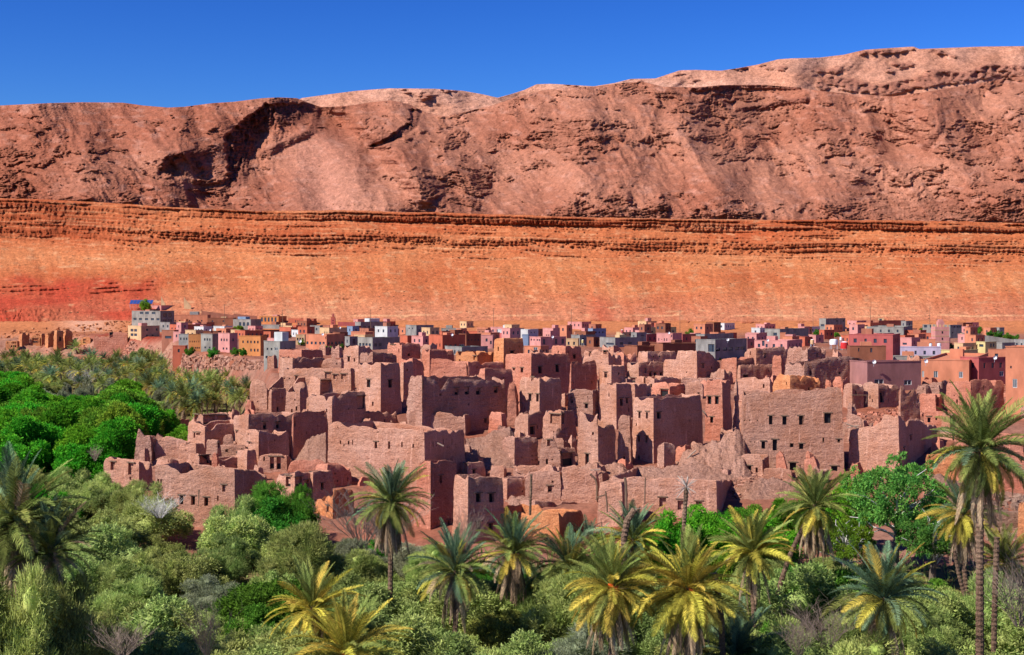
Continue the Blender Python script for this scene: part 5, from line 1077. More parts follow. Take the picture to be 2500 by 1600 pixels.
# smaller houses packed between the listed ones
VM = [(430,785,'at the village left end'),(560,790,'near the arched grey house'),(690,800,'near the tall bare grey house'),(830,800,'around the coral school like house'),(960,800,'near the slate house'),(1080,805,'left of the brown cube'),(1240,805,'near the white house'),(1380,805,'near the blue wavy roofed house'),(1520,805,'near the long scalloped slate house'),(1650,805,'near the khaki house'),(1800,810,'around the long slate house'),(1930,800,'by the grey upper house'),(2060,800,'by the water tanks'),(2180,800,'behind the raspberry house'),(2300,810,'around the pink minaret'),(2420,825,'at the village right end'),(2640,825,'past the right picture edge')]
fills = {}; vr = random.Random(8); CN = dict(coral='coral', cream='cream', pink='pink', red='red', brick='brick red', grey='grey', white='white', orng='orange', brown='brown')
for i in range(1500):
    px = vr.uniform(400, 2760); py = vr.uniform(ip(px, [(400, 788), (700, 793), (1000, 800), (2500, 800)]), 850); X, Y = hit(px, py)
    k = min(VM, key=lambda q: abs(q[0] - px))[2]
    if px < ip(Y, EDGE) + 30 or len(fills.get(k, [])) > 6 or Y < 330: continue
    w_ = vr.uniform(26, 58); wm = w_ * Y / F; P = np.array([X, Y]); bad = False
    for C_, a_, b_, L_, R_ in FOOT:
        rel = P - C_; ua, ub = rel @ a_, rel @ b_; mg = wm * .6
        if -mg < ua < L_ + mg and -mg < ub < R_ + mg: bad = True; break
    if bad: continue
    h = vr.choice((3.0, 3.3, 3.6, 6.0) if py > 822 else (2.8, 3.1, 3.4)) * F / Y; mt = vr.choice(('coral', 'coral', 'cream', 'pink', 'red', 'brick', 'brick', 'cream', 'pink', 'white', 'orng', 'brown', 'coral', 'pink')); sp = vr.uniform(.4, .65)
    r = T('Z', px - w_ * sp, px, px + w_ * (1 - sp), py - h, py, mt, 'x'); r['parent']['group'] = 'small houses packed into the new village'
    fills.setdefault(k, []).append((px, r['parent'], CN[mt]))
for k, lst in fills.items():
    lst.sort(key=lambda q: q[0])
    for j, (px, p, c) in enumerate(lst): p['label'] = f'small {c} house {k}, {("first", "second", "third", "fourth", "fifth", "sixth", "seventh", "eighth")[min(j, 7)]} small one from the left'
# village clutter: poles and dishes
def upole(px, yb, h, label):
    X, Y = hit(px, yb); z = float(ground(X, Y)); p = empty('utility_pole', (X, Y, z)); tag(p, label, 'utility pole', 'utility poles of the village')
    m = MB(); m.tube([(0, 0, -1), (0, 0, h)], [.13, .09], 6); m.build('post', [M['wood']], p)
    m = MB(); m.box(-.7, .7, -.05, .05, h - .5, h - .38); m.build('crossarm', [M['wood']], p)
for i, (px, yb, h, l) in enumerate([(548,800,11,'by the arched grey house'),(690,810,10,'right of the tall bare grey house'),(905,812,10,'behind the coral school like house'),(1040,805,10,'by the unfinished grey block'),(1205,805,10,'left of the white house'),(1395,808,10,'by the blue wavy roofed house'),(1660,812,10,'beside the green hedge'),(1985,800,10,'right of the grey upper house'),(2125,800,10,'behind the scalloped grey house'),(2270,805,10,'left of the pink minaret'),(420,790,10,'near the long coral house')]): upole(px, yb, h, 'thin wooden utility pole ' + l)
def dish(tile, x, y, yb, label):
    ox, oy, k = TILES[tile]; X, Y = hit(ox + x / k, oy + yb / k); p = empty('satellite_dish', (X, Y - .3, py2z(oy + y / k, Y))); tag(p, label, 'satellite dish', 'white satellite dishes')
    m = MB(); n = 12; 
    for q in range(n):
        a, b = q * 6.283 / n, (q + 1) * 6.283 / n; m.tri((0, .12, .05), (math.cos(b) * .38, -.05, math.sin(b) * .38), (math.cos(a) * .38, -.05, math.sin(a) * .38))
    m.build('reflector', [M['tank']], p); m = MB(); m.tube([(0, .12, 0), (0, .3, -.9)], .04, 5); m.tube([(0, .1, -.3), (0, -.5, -.05)], .03, 4); m.build('mount', [M['steel']], p)
for t_ in [('B',905,368,560,'on the coral school like house'),('B',640,448,760,'on the tall bare grey house'),('B',1110,290,400,'on the yellow corner house'),('C',260,372,560,'on the peach ended red house'),('C',1440,398,560,'on the pink house with clothes lines'),('C',1020,308,440,'on the white house'),('D',640,352,520,'on the rose pink house'),('D',1330,430,680,'on the long slate house'),('D',1800,438,600,'on the wide pink terrace'),('E',1250,683,985,'on the coral house'),('E',640,690,1040,'on the long plum house'),('E',2060,642,980,'on the dark wine red house'),('A',1930,398,480,'on the brown roofed terrace')]: dish(*t_[:4], 'small white satellite dish ' + t_[4])

# ---------------------------------------------------------------- foliage
def mat_leaf(name, c1, c2, trans=.35, hvar=.03, vr=(.72, 1.3)):
    m = bpy.data.materials.new(name); m.use_nodes = True; t = m.node_tree; t.nodes.clear()
    out = t.nodes.new('ShaderNodeOutputMaterial'); oi = t.nodes.new('ShaderNodeObjectInfo'); g = t.nodes.new('ShaderNodeNewGeometry')
    n = noise(t, g.outputs['Position'], .9, 3, .6)
    col = mixc(t, c1, c2, ramp(t, n, .35, .65))
    hs_ = t.nodes.new('ShaderNodeHueSaturation')
    for i, (a, b) in (('Hue', (.5 - hvar, .5 + hvar * .6)), ('Value', vr)):
        mr = t.nodes.new('ShaderNodeMapRange'); mr.inputs[3].default_value = a; mr.inputs[4].default_value = b
        if i == 'Value':
            w_ = N(t, 'ShaderNodeMath', operation='FRACT'); w2 = N(t, 'ShaderNodeMath', operation='MULTIPLY'); w2.inputs[1].default_value = 7.77
            t.links.new(oi.outputs['Random'], w2.inputs[0]); t.links.new(w2.outputs[0], w_.inputs[0]); t.links.new(w_.outputs[0], mr.inputs[0])
        else: t.links.new(oi.outputs['Random'], mr.inputs[0])
        t.links.new(mr.outputs[0], hs_.inputs[i])
    t.links.new(col, hs_.inputs['Color'])
    ri = t.nodes.new('ShaderNodeMapRange'); ri.inputs[3].default_value = .55; ri.inputs[4].default_value = 1.5; t.links.new(g.outputs['Random Per Island'], ri.inputs[0])
    mul = t.nodes.new('ShaderNodeVectorMath'); mul.operation = 'SCALE'; t.links.new(hs_.outputs[0], mul.inputs[0]); t.links.new(ri.outputs[0], mul.inputs['Scale'])
    d = t.nodes.new('ShaderNodeBsdfDiffuse'); tr = t.nodes.new('ShaderNodeBsdfTranslucent'); mx = t.nodes.new('ShaderNodeMixShader'); mx.inputs[0].default_value = trans
    for s_ in (d, tr): t.links.new(mul.outputs[0], s_.inputs[0])
    t.links.new(d.outputs[0], mx.inputs[1]); t.links.new(tr.outputs[0], mx.inputs[2]); t.links.new(mx.outputs[0], out.inputs[0]); return m
LF = dict(
    tam=mat_leaf('tamarisk_leaf', (.40, .45, .14), (.22, .32, .075)), olive=mat_leaf('olive_leaf', (.33, .37, .12), (.19, .26, .065)),
    grey=mat_leaf('silver_leaf', (.30, .31, .19), (.22, .25, .14)), green=mat_leaf('green_leaf', (.10, .27, .03), (.05, .17, .02)),
    bright=mat_leaf('poplar_leaf', (.06, .30, .02), (.12, .34, .02), .4), lime=mat_leaf('lime_leaf', (.20, .34, .03), (.12, .30, .03), .4),
    yel=mat_leaf('yellow_leaf', (.30, .30, .07), (.20, .25, .05)),
    fb=mat_leaf('blue_green_frond', (.16, .24, .13), (.10, .17, .09), .25, vr=(.5, 1.45)), fg=mat_leaf('green_frond', (.24, .27, .07), (.15, .20, .05), .25, vr=(.5, 1.45)),
    fy=mat_leaf('yellow_frond', (.62, .50, .08), (.42, .37, .06), .3, vr=(.5, 1.45)), fd=mat_leaf('dead_frond', (.40, .29, .18), (.28, .19, .11), .15, .01),
    wal=mat_leaf('walnut_leaf', (.20, .36, .06), (.09, .26, .05)), gd=mat_leaf('grey_dead_frond', (.42, .38, .33), (.34, .3, .26), .1, .01))
M['bark'] = mat_earth('palm_bark', (.27, .17, .11), (.17, .10, .065), 1.6, 3.0); M['twig'] = mat_plain('bare_twig', (.27, .20, .15), .9); M['pale_twig'] = mat_plain('pale_twig', (.5, .47, .42), .9)
M['branch'] = mat_plain('branch_bark', (.15, .11, .08), .95); M['fruit'] = mat_plain('date_stalk', (.62, .16, .03), .6)

def leaf_mesh(name, seed, lobes, nleaf, ll, lw, up=.3, R_=(2.4, 2.4, 2.4), lr=(.5, 1.1), low=-.35, blade=True, fill=.62, core=True):
    rs = np.random.RandomState(seed); cs = []
    for i in range(lobes):
        v = rs.normal(size=3); v /= np.linalg.norm(v); v[2] = max(v[2], low) if rs.rand() < .8 else v[2] * .5
        cs.append((v * np.array(R_) * rs.uniform(.55, 1.0), rs.uniform(*lr)))
    if core: cs.append((np.zeros(3), min(R_) * .7))
    ctr = np.array([c for c, r in cs]); rad = np.array([r for c, r in cs]); pr = rad ** 2; pr /= pr.sum()
    k = rs.choice(len(cs), nleaf, p=pr); d = rs.normal(size=(nleaf, 3)); d /= np.linalg.norm(d, axis=1)[:, None]
    out = ctr[k] / np.maximum(np.linalg.norm(ctr[k], axis=1)[:, None], .3); d = d + .55 * out; d[:, 2] += .15; d /= np.linalg.norm(d, axis=1)[:, None]
    sub = 1 + .22 * np.sin(d[:, 0] * 9 + k) * np.sin(d[:, 1] * 8 + k * 2) 
    p = ctr[k] + d * (rad[k] * sub * rs.uniform(.72, 1.08, nleaf))[:, None]
    g = d * .8 + rs.normal(size=(nleaf, 3)) * .55; g[:, 2] += up; g /= np.linalg.norm(g, axis=1)[:, None]
    sd = np.cross(g, rs.normal(size=(nleaf, 3))); sd /= np.linalg.norm(sd, axis=1)[:, None]
    L_ = ll * rs.uniform(.6, 1.4, nleaf)[:, None]; W_ = lw * rs.uniform(.6, 1.4, nleaf)[:, None]
    a = p - sd * W_ * .5; b = p + sd * W_ * .5; c = p + g * L_ + sd * W_ * .25; e = p + g * L_ - sd * W_ * .25
    V = np.stack([a, b, c, e], 1).reshape(-1, 3); n = len(V)
    # dim core inside every lobe, hidden by the leaves
    import bmesh as _b
    bm = _b.new()
    for c_, r_ in cs:
        ret = _b.ops.create_icosphere(bm, subdivisions=1, radius=r_ * fill)
        for v in ret['verts']: v.co = v.co * rs.uniform(.75, 1.1) + Vector(c_)
    core = bpy.data.meshes.new('c'); bm.to_mesh(core); bm.free()
    cv = np.zeros(len(core.vertices) * 3); core.vertices.foreach_get('co', cv); cv = cv.reshape(-1, 3); cf = np.zeros(len(core.polygons) * 3, int); core.polygons.foreach_get('vertices', cf); bpy.data.meshes.remove(core)
    me = bpy.data.meshes.new(name); AV = np.concatenate([V, cv]); me.vertices.add(len(AV)); me.vertices.foreach_set('co', AV.reshape(-1).astype(np.float32))
    nq = n // 4; nt_ = len(cf) // 3; me.loops.add(n + len(cf)); me.loops.foreach_set('vertex_index', np.concatenate([np.arange(n), cf + n]).astype(np.int32))
    me.polygons.add(nq + nt_); ls = np.concatenate([np.arange(0, n, 4), n + np.arange(0, len(cf), 3)]); lt = np.concatenate([np.full(nq, 4), np.full(nt_, 3)])
    me.polygons.foreach_set('loop_start', ls.astype(np.int32)); me.polygons.foreach_set('loop_total', lt.astype(np.int32)); me.update(calc_edges=True)
    return me
def dupmat(me, mat):
    m = me.copy(); m.materials.clear(); m.materials.append(mat); return m
SHP = {'tam': [leaf_mesh('tamarisk', 20 + i, 30, 21000, .23, .032, .55, (2.4, 2.4, 2.6), (.38, .82)) for i in range(4)],
       'oli': [leaf_mesh('olive', 40 + i, 28, 16000, .145, .062, .2, (2.4, 2.4, 2.2), (.4, .85)) for i in range(3)],
       'pop': [leaf_mesh('poplar', 60 + i, 40, 18000, .20, .12, .1, (2.2, 2.2, 3.2), (.6, 1.1)) for i in range(4)],
       'wal': [leaf_mesh('walnut', 80, 95, 24000, .20, .10, -.1, (4.7, 4.7, 4.3), (.3, .85), fill=.0001, core=False)]}
CR = {}
def crown(shape, i, mat):
    k = (shape, i, mat)
    if k not in CR: CR[k] = dupmat(SHP[shape][i], LF[mat])
    return CR[k]
def trunk_mesh(name, h, r, n=4, seed=1, mat='branch', lean=0):
    rs = random.Random(seed); m = MB(); m.tube([(0, 0, -1), (0, 0, h * .3), (lean + .1, .05, h * .6), (lean, 0, h)], [r, r * .85, r * .7, r * .4], 7)
    for q in range(n):
        a = q * 6.28 / n + rs.random(); d = h * .5; m.tube([(0, 0, h * (.25 + .1 * q / n)), (math.cos(a) * d * .4, math.sin(a) * d * .4, h * .6), (math.cos(a) * d * .8, math.sin(a) * d * .8, h * 1.0)], [r * .6, r * .4, r * .15], 5)
    return m.mesh(name, .8)
TRK = [trunk_mesh('trunk', 2.6, .16, 4, s) for s in range(3)]
for q in TRK: q.materials.append(M['branch'])
veg = []     # (root, px, py, noun phrase) for labelling
def bush(x, y, z, s, shape, i, mat, noun, name='tamarisk_bush', cat='bush', group='tamarisk and olive bushes filling the oasis', sz=None, trunk=True, rz=None):
    p = empty(name, (x, y, z)); sz = sz or s
    c = bpy.data.objects.new('crown', crown(shape, i, mat)); COL.objects.link(c); c.parent = p
    half = {'tam': 2.6, 'oli': 2.4, 'pop': 3.6, 'wal': 4.2}[shape]
    c.scale = (s, s, sz); c.rotation_euler = (0, 0, random.random() * 6.28 if rz is None else rz); c.location = (0, 0, half * sz * .98)
    if trunk:
        t_ = bpy.data.objects.new('trunk', TRK[i % 3]); COL.objects.link(t_); t_.parent = p; t_.scale = (s, s, sz * (1.3 if shape == 'pop' else 1))
    tag(p, None, cat, group); veg.append((p, *to_px(x, y, z + half * sz * 1.2), noun)); return p

# bare twiggy shrub
def twig_mesh(name, seed, n=34, h=2.6, r=.016, spread=.75):
    rs = random.Random(seed); m = MB()
    def grow(p, d, L, r_, dep):
        pts = [p]; q = p.copy(); dd = d.copy()
        for i in range(3):
            dd = (dd + Vector((rs.uniform(-.2, .2), rs.uniform(-.2, .2), rs.uniform(-.05, .15)))).normalized(); q = q + dd * L / 3; pts.append(q.copy())
        m.tube(pts, [r_, r_ * .8, r_ * .6, r_ * .4], 3, cap=False)
        if dep:
            for _ in range(4):
                b = pts[rs.randint(1, 3)]; nd = (dd + Vector((rs.uniform(-.8, .8), rs.uniform(-.8, .8), rs.uniform(-.2, .6)))).normalized(); grow(b, nd, L * rs.uniform(.4, .65), r_ * .6, dep - 1)
    for i in range(n):
        a = rs.random() * 6.28; s_ = rs.uniform(.1, spread); grow(Vector((math.cos(a) * .15, math.sin(a) * .15, 0)), Vector((math.cos(a) * s_, math.sin(a) * s_, 1)).normalized(), h * rs.uniform(.6, 1), r, 2)
    return m.mesh(name)
TW = [twig_mesh('twigs', s) for s in range(2)]; TWm = {}
def dry(tile, x, y, hpx, label, yb=None, mat='twig', wide=1.0, Y=None, i=0):
    ox, oy, k = TILES[tile] if tile else (0, 0, 1); px = ox + x / k; 
    Y0 = Y; z1 = py2z(oy + (y + hpx) / k, Y0); h = hpx / k * Y0 / F; s = h / 2.6
    kk = (i, mat)
    if kk not in TWm: TWm[kk] = TW[i].copy(); TWm[kk].materials.clear(); TWm[kk].materials.append(M[mat])
    p = empty('bare_bush', (px2x(px, Y0), Y0, z1)); tag(p, label, 'bush', 'leafless bushes')
    c = bpy.data.objects.new('branches', TWm[kk]); COL.objects.link(c); c.parent = p; c.scale = (s * wide, s * wide, s); c.rotation_euler = (0, 0, random.random() * 6)

# palms
def frond_mesh(name, seed, droop, L=3.4, pairs=42, lw=.052, leaf=.6, fold=.35, rach=.035, start=.12, sweep=.75):
    rs = random.Random(seed); m = MB(); pts = []; n = 14; x = z = 0; ang = 0
    for i in range(n + 1):
        pts.append(Vector((x, 0, z))); t = i / n; ang = -droop * (t ** 1.4) ; x += math.cos(ang) * L / n; z += math.sin(ang) * L / n
    m.tube([tuple(p) for p in pts[::2]], [rach * (1 - .8 * i / 7) for i in range(8)], 3, cap=False)
    def at(t):
        f = t * n; i = min(int(f), n - 1); return pts[i].lerp(pts[i + 1], f - i), (pts[i + 1] - pts[i]).normalized()
    for i in range(pairs):
        t = start + (1 - start) * i / (pairs - 1); p, d = at(t); prof = (math.sin(math.pi * min(1, (t - start) / (1 - start) * .82 + .16))) ** .6
        upv = Vector((-d.z, 0, d.x))
        for sgn in (-1, 1):
            ll = leaf * prof * rs.uniform(.8, 1.12); g = (d * (sweep + .5 * t) + Vector((0, sgn, 0)) * 1.0 + upv * (fold + rs.uniform(-.2, .2))).normalized()
            w_ = d * lw * .5; q = p + g * ll; mid = p + g * ll * .55 + Vector((0, 0, .01)); q = q - Vector((0, 0, .18 * ll))
            m.quad(p - w_, p + w_, mid + w_ * 1.0, mid - w_ * 1.0); m.tri(mid - w_, mid + w_, q)
    return m.mesh(name)
FRD = {'u': [frond_mesh('frond', s, .45) for s in range(2)], 'm': [frond_mesh('frond', 5 + s, 1.0) for s in range(3)], 'd': [frond_mesh('frond', 9 + s, 1.25, fold=.1) for s in range(3)],
       'x': [frond_mesh('frond', 14 + s, .35, L=2.6, pairs=34, leaf=.4, fold=-.1, sweep=2.2) for s in range(2)]}
FM = {}
def fm(kind, i, mat):
    i %= len(FRD[kind]); k = (kind, i, mat)
    if k not in FM: FM[k] = dupmat(FRD[kind][i], LF[mat])
    return FM[k]
def palm_trunk(base, top, r, seed, parent, mat='bark', bend=0):
    rs = random.Random(seed); base, top = Vector(base), Vector(top); L = (top - base).length; n = max(6, int(L / .17)); pts = []; rr = []
    for i in range(n + 1):
        t = i / n; p = base.lerp(top, t); p.x += bend * math.sin(t * math.pi); pts.append(tuple(p)); rr.append(r * (1.18 - .3 * t) * (1.13 if i % 2 else .92) * rs.uniform(.95, 1.06))
    m = MB(); m.tube(pts, rr, 9); return link('trunk', m.mesh('trunk'), parent, [M[mat]])
def palm(px, py, r, label, cols='ggy', skirt=18, n=52, base=None, bend=0, seed=0, fruit=0, Y=None, spread=1.0, tr=.2, hang=.6, tilt=None):
    """crown centre px,py and crown radius r in photo pixels"""
    Y = Y or max(3.1 * F / r, 93); r *= 1.1; n = int(n * 1.6); tx_, ty_ = tilt or (random.uniform(-.16, .16), random.uniform(-.16, .16)); X = px2x(px, Y); z = py2z(py, Y); rs = random.Random(seed + int(px)); sc_ = r * Y / F / 3.1
    bx, bY = (px2x(base[0], Y), Y) if base else (X + rs.uniform(-.3, .3), Y); zb = float(ground(bx, bY)) - .5
    p = empty('palm_tree', (bx, bY, zb)); tag(p, label, 'palm', 'date palms of the oasis'); o = Vector((X - bx, 0, z - zb))
    palm_trunk((0, 0, 0), o, tr, seed, p, bend=bend)
    mats = {'g': 'fg', 'b': 'fb', 'y': 'fy', 'd': 'fd'}
    for i in range(n):
        t = (i + .5) / n; el = R(86) - (R(86) + hang) * t ** .95 + rs.uniform(-.2, .2); az = i * 2.39996 + rs.uniform(-.25, .25)
        kind = 'u' if t < .3 else ('m' if t < .68 else 'd'); mt = cols[min(int(t * len(cols)), len(cols) - 1)]
        if rs.random() < .3: mt = rs.choice(cols)
        c = bpy.data.objects.new('frond', fm(kind, rs.randint(0, 2), mats[mt])); COL.objects.link(c); c.parent = p
        c.location = o + Vector((math.cos(az) * .12, math.sin(az) * .12, -.35 * t)); s_ = sc_ * rs.uniform(.74, 1.14) * (.85 if t < .12 else 1 if t < .62 else 1 - .38 * (t - .62) / .38) * spread
        c.scale = (s_,) * 3; c.rotation_euler = (rs.uniform(-.6, .6), -el + math.cos(az) * tx_ + math.sin(az) * ty_, az)
    for i in range(int(skirt * 1.3)):
        az = i * 2.39996 + rs.random() * .6; el = -R(rs.uniform(60, 86)); c = bpy.data.objects.new('dead_frond', fm('x', i, 'fd')); COL.objects.link(c); c.parent = p
        c.location = o + Vector((math.cos(az) * .25, math.sin(az) * .25, -.35 - rs.random() * .3)); s_ = sc_ * rs.uniform(1.05, 1.5); c.scale = (s_,) * 3; c.rotation_euler = (rs.uniform(-.8, .8), -el, az)
    for i in range(fruit):
        az = -1.57 + rs.uniform(-1.1, 1.1); m = MB()
        for q in range(16):
            a = rs.uniform(-.5, .5); b = rs.uniform(.1, .5); m.tube([(0, 0, 0), (math.cos(az + a) * .35, math.sin(az + a) * .35, .12), (math.cos(az + a) * .5 * (1 + b), math.sin(az + a) * .5 * (1 + b), -.2 - b)], [.03, .025, .02], 3)
        f = m.build('date_stalk', [M['fruit']], p); f.location = o + Vector((0, 0, -.15 * i)); f.scale = (sc_,) * 3
    return p
PALMS = [
 dict(px=955,py=1222,r=92,cols='bggy',skirt=34,n=60,base=(952,1430),hang=.7,seed=1,label='tall lone palm standing before the great smooth wall'),
 dict(px=1112,py=1392,r=100,cols='bbggyd',skirt=10,n=60,seed=2,label='full palm with brown lower fronds in front of the two window cube tower'),
 dict(px=1255,py=1345,r=92,cols='bggyd',skirt=16,n=58,seed=3,label='palm with pale hanging fronds left of the low orange front house'),
 dict(px=1390,py=1380,r=92,cols='bggy',skirt=18,n=60,seed=4,label='grey green palm before the broken corner of the low orange house'),
 dict(px=1495,py=1428,r=118,cols='ggyyyy',skirt=30,n=74,seed=5,fruit=4,hang=1.0,label='big yellow palm with long hanging fronds, just left of the orange stalked one'),
 dict(px=1680,py=1435,r=126,cols='gyyyyy',skirt=30,n=76,seed=6,fruit=9,hang=.95,label='biggest yellow palm with bright orange date stalks'),
 dict(px=1545,py=1315,r=86,cols='bgyy',skirt=4,n=50,seed=7,label='palm behind the bent broken trunk'),
 dict(px=1838,py=1345,r=98,cols='ggyy',skirt=8,n=64,seed=8,hang=.3,label='bushy yellow green palm in front of the bright green shrubs'),
 dict(px=1990,py=1232,r=92,cols='gggy',skirt=30,n=58,base=(1885,1400),bend=-.9,hang=.9,seed=9,label='leaning palm with curved trunk before the main facade'),
 dict(px=2158,py=1455,r=122,cols='bbbggy',skirt=32,n=66,seed=10,hang=.75,label='blue green palm with thick brown skirt under the walnut tree'),
 dict(px=2392,py=1094,r=134,cols='gggbgy',skirt=14,n=66,base=(2392,1700),seed=11,hang=.75,tr=.25,label='tallest palm, its crown above all others, before the red right end of the kasbah'),
 dict(px=2352,py=1252,r=86,cols='bgyy',skirt=30,n=54,base=(2372,1660),bend=-.3,seed=12,hang=.8,label='shorter palm whose trunk leans against the tallest palm'),
 dict(px=2452,py=1372,r=82,cols='ggyd',skirt=26,n=50,seed=13,hang=.8,label='dull palm with brown skirt behind the headless tall trunk'),
 dict(px=35,py=1262,r=150,cols='bggggd',skirt=26,n=62,seed=14,hang=.8,label='dark palm cut by the left picture edge'),
 dict(px=122,py=1345,r=120,cols='bgggd',skirt=12,n=50,seed=15,hang=.5,label='dark palm with tan tips beside the one at the left picture edge'),
 dict(px=762,py=1482,r=108,cols='gyyy',skirt=22,n=46,seed=16,hang=.8,label='yellow palm with arching fronds low in the middle left'),
 dict(px=845,py=1592,r=130,cols='gyyy',skirt=4,n=46,seed=17,fruit=5,hang=.35,label='yellow palm with orange heart at the bottom edge'),
 dict(px=892,py=1440,r=62,cols='gyy',skirt=0,n=28,seed=18,hang=.1,label='small palm poking out under the lone tall palm'),
 dict(px=1258,py=1462,r=88,cols='bbgd',skirt=8,n=46,seed=19,hang=.6,label='dark low palm in the shade below the palm with pale hanging fronds'),
 dict(px=1795,py=1600,r=110,cols='bbgg',skirt=4,n=46,seed=20,hang=.5,label='dark green palm at the bottom edge under the topless trunk'),
 dict(px=345,py=1612,r=80,cols='gyy',skirt=0,n=30,seed=21,hang=.1,label='upright palm tips at the bottom edge among yellow scrub'),
 dict(px=85,py=1625,r=90,cols='bgg',skirt=0,n=32,seed=22,hang=.2,label='grey green palm tips at the bottom left corner'),
 dict(px=1600,py=1330,r=60,cols='byd',skirt=8,n=34,seed=23,label='small tan fronded palm between two yellow palms'),
 dict(px=2120,py=1370,r=60,cols='bbg',skirt=0,n=30,seed=24,hang=.2,label='blue green palm tips under the walnut tree'),
 dict(px=1440,py=1345,r=70,cols='byy',skirt=0,n=34,seed=25,hang=.3,label='palm wedged behind the big left yellow palm'),
]
for k in PALMS: palm(**k)
# headless and dead trunks
def stump(pts, r, label, tuft=0, name='dead_palm_tree', Y=105):
    P = [Vector((px2x(x, Y), Y, py2z(y, Y))) for x, y in pts]; g_ = Vector((P[0].x, Y, float(ground(P[0].x, Y)) - .5)); p = empty(name, g_); tag(p, label, 'dead palm', 'dead palm trunks')
    pp = [g_ if P[0].z > g_.z + 1 and pts[0][1] > 1290 else P[0]] + P; m = MB(); full = []
    for a, b in zip(pp[:-1], pp[1:]):
        n = max(2, int((b - a).length / .16)); full += [a.lerp(b, i / n) for i in range(n)]
    full.append(pp[-1]); m.tube([q - g_ for q in full], [r * (1.13 if i % 2 else .9) * random.uniform(.93, 1.07) for i in range(len(full))], 9); m.build('trunk', [M['bark']], p)
    for i in range(tuft):
        c = bpy.data.objects.new('dead_frond', fm('x', i, 'gd')); COL.objects.link(c); c.parent = p; c.location = P[-1] - g_; s_ = random.uniform(.35, .62); c.scale = (s_, s_, s_); c.rotation_euler = (0, -random.uniform(-.9, 1.2), i * 2.4)
stump([(1765,1600),(1760,1500),(1745,1400)],.2,'topless dark trunk rising from the bottom edge beside the biggest yellow palm',3,Y=95)
stump([(1668,1330),(1671,1260),(1676,1190)],.2,'dead grey palm with spiky tuft before the long plain front house',26,Y=128)
stump([(1524,1312),(1532,1270),(1550,1244)],.26,'broken trunk bent at the top behind the yellow palms',2,Y=112)
stump([(1294,1258),(1296,1200),(1297,1158)],.13,'slim bare pole trunk before the terrace walls',0,Y=140)
stump([(2425,1660),(2428,1480),(2434,1312)],.2,'headless tall trunk at the right bottom corner',0,Y=100)
stump([(2352,1445),(2340,1400),(2330,1345)],.16,'thin slanted trunk under the twin palms',0,Y=118)
# far palm grove
def far_crown(seed, mats_):
    rs = random.Random(seed); m = MB(); n = 44
    for i in range(n):
        t = (i + .5) / n; el = R(84) - R(125) * t; az = i * 2.4 + rs.uniform(-.2, .2); L = rs.uniform(2.4, 3.2); dr = .4 + .9 * t; ng = 6; x = z = 0; P = []; mi = 0 if t < .45 else (1 if t < .85 else 2)
        for q in range(ng + 1):
            P.append((x, z)); a = el - dr * (q / ng) ** 1.3; x += math.cos(a) * L / ng; z += math.sin(a) * L / ng
        ca, sa = math.cos(az), math.sin(az); sd = Vector((-sa, ca, 0))
        for q in range(1, ng):
            for sub in (0, .5):
                c = Vector((ca * (P[q][0] + (P[q + 1][0] - P[q][0]) * sub), sa * (P[q][0] + (P[q + 1][0] - P[q][0]) * sub), P[q][1] + (P[q + 1][1] - P[q][1]) * sub)); d = Vector((ca * (P[q + 1][0] - P[q][0]), sa * (P[q + 1][0] - P[q][0]), P[q + 1][1] - P[q][1])).normalized()
                for sg in (-1, 1):
                    e = c + sd * sg * .42 * math.sin(3.14 * min(1, (q + sub) / ng * .8 + .18)) + d * .4 - Vector((0, 0, .1)); m.quad(c - d * .05, c + d * .12, e + d * .05, e - d * .03, mi)
    me = m.mesh('far_crown')
    for q in mats_: me.materials.append(LF[q])
    return me
FC = [far_crown(s, q) for s, q in enumerate([('fg', 'fg', 'fd'), ('fb', 'fg', 'fy'), ('fg', 'fy', 'fd')])]
def ftr(h):
    m = MB(); m.tube([(0, 0, 0), (.1, 0, h * .5), (0, 0, h)], [.24, .2, .19], 6); me = m.mesh('trunk'); me.materials.append(M['bark']); return me
FT = ftr(1.0)
FP = [(700,560,55),(160,730,62),(245,735,62),(60,720,55),(380,690,45),(470,670,45),(520,700,55),(640,650,35),(585,735,55),(650,745,62),(735,725,55),(820,690,50),(860,715,68),(470,815,70),(330,765,60),(950,715,35),(1060,745,42),(1300,755,62),(1145,815,62),(1000,815,50),(1510,755,62),(1515,850,70),(1610,745,40),(1640,805,50),(1745,800,45),(1800,825,50),(1995,745,48),(2325,660,75),(2190,810,62),(2080,840,65),(1910,890,92),(1760,960,90),(1380,915,80),(940,905,60),(725,885,60),(800,890,50),(1680,1030,105),(1580,970,70),(1985,985,75),(2135,930,75),(2255,905,68),(2370,790,80),(2210,745,50),(1800,1090,75),(1660,890,50),(100,775,50),(20,760,45),(1700,1120,60),(1250,830,40),(2300,700,45),(1430,800,45),(1880,780,40),(2060,760,40),(1750,870,60),(2010,900,60),(1450,940,60),(560,790,50),(200,790,45),(880,800,45),(1085,830,45),(1900,1030,60),(1330,870,50),(2250,820,45),(2120,740,35)]
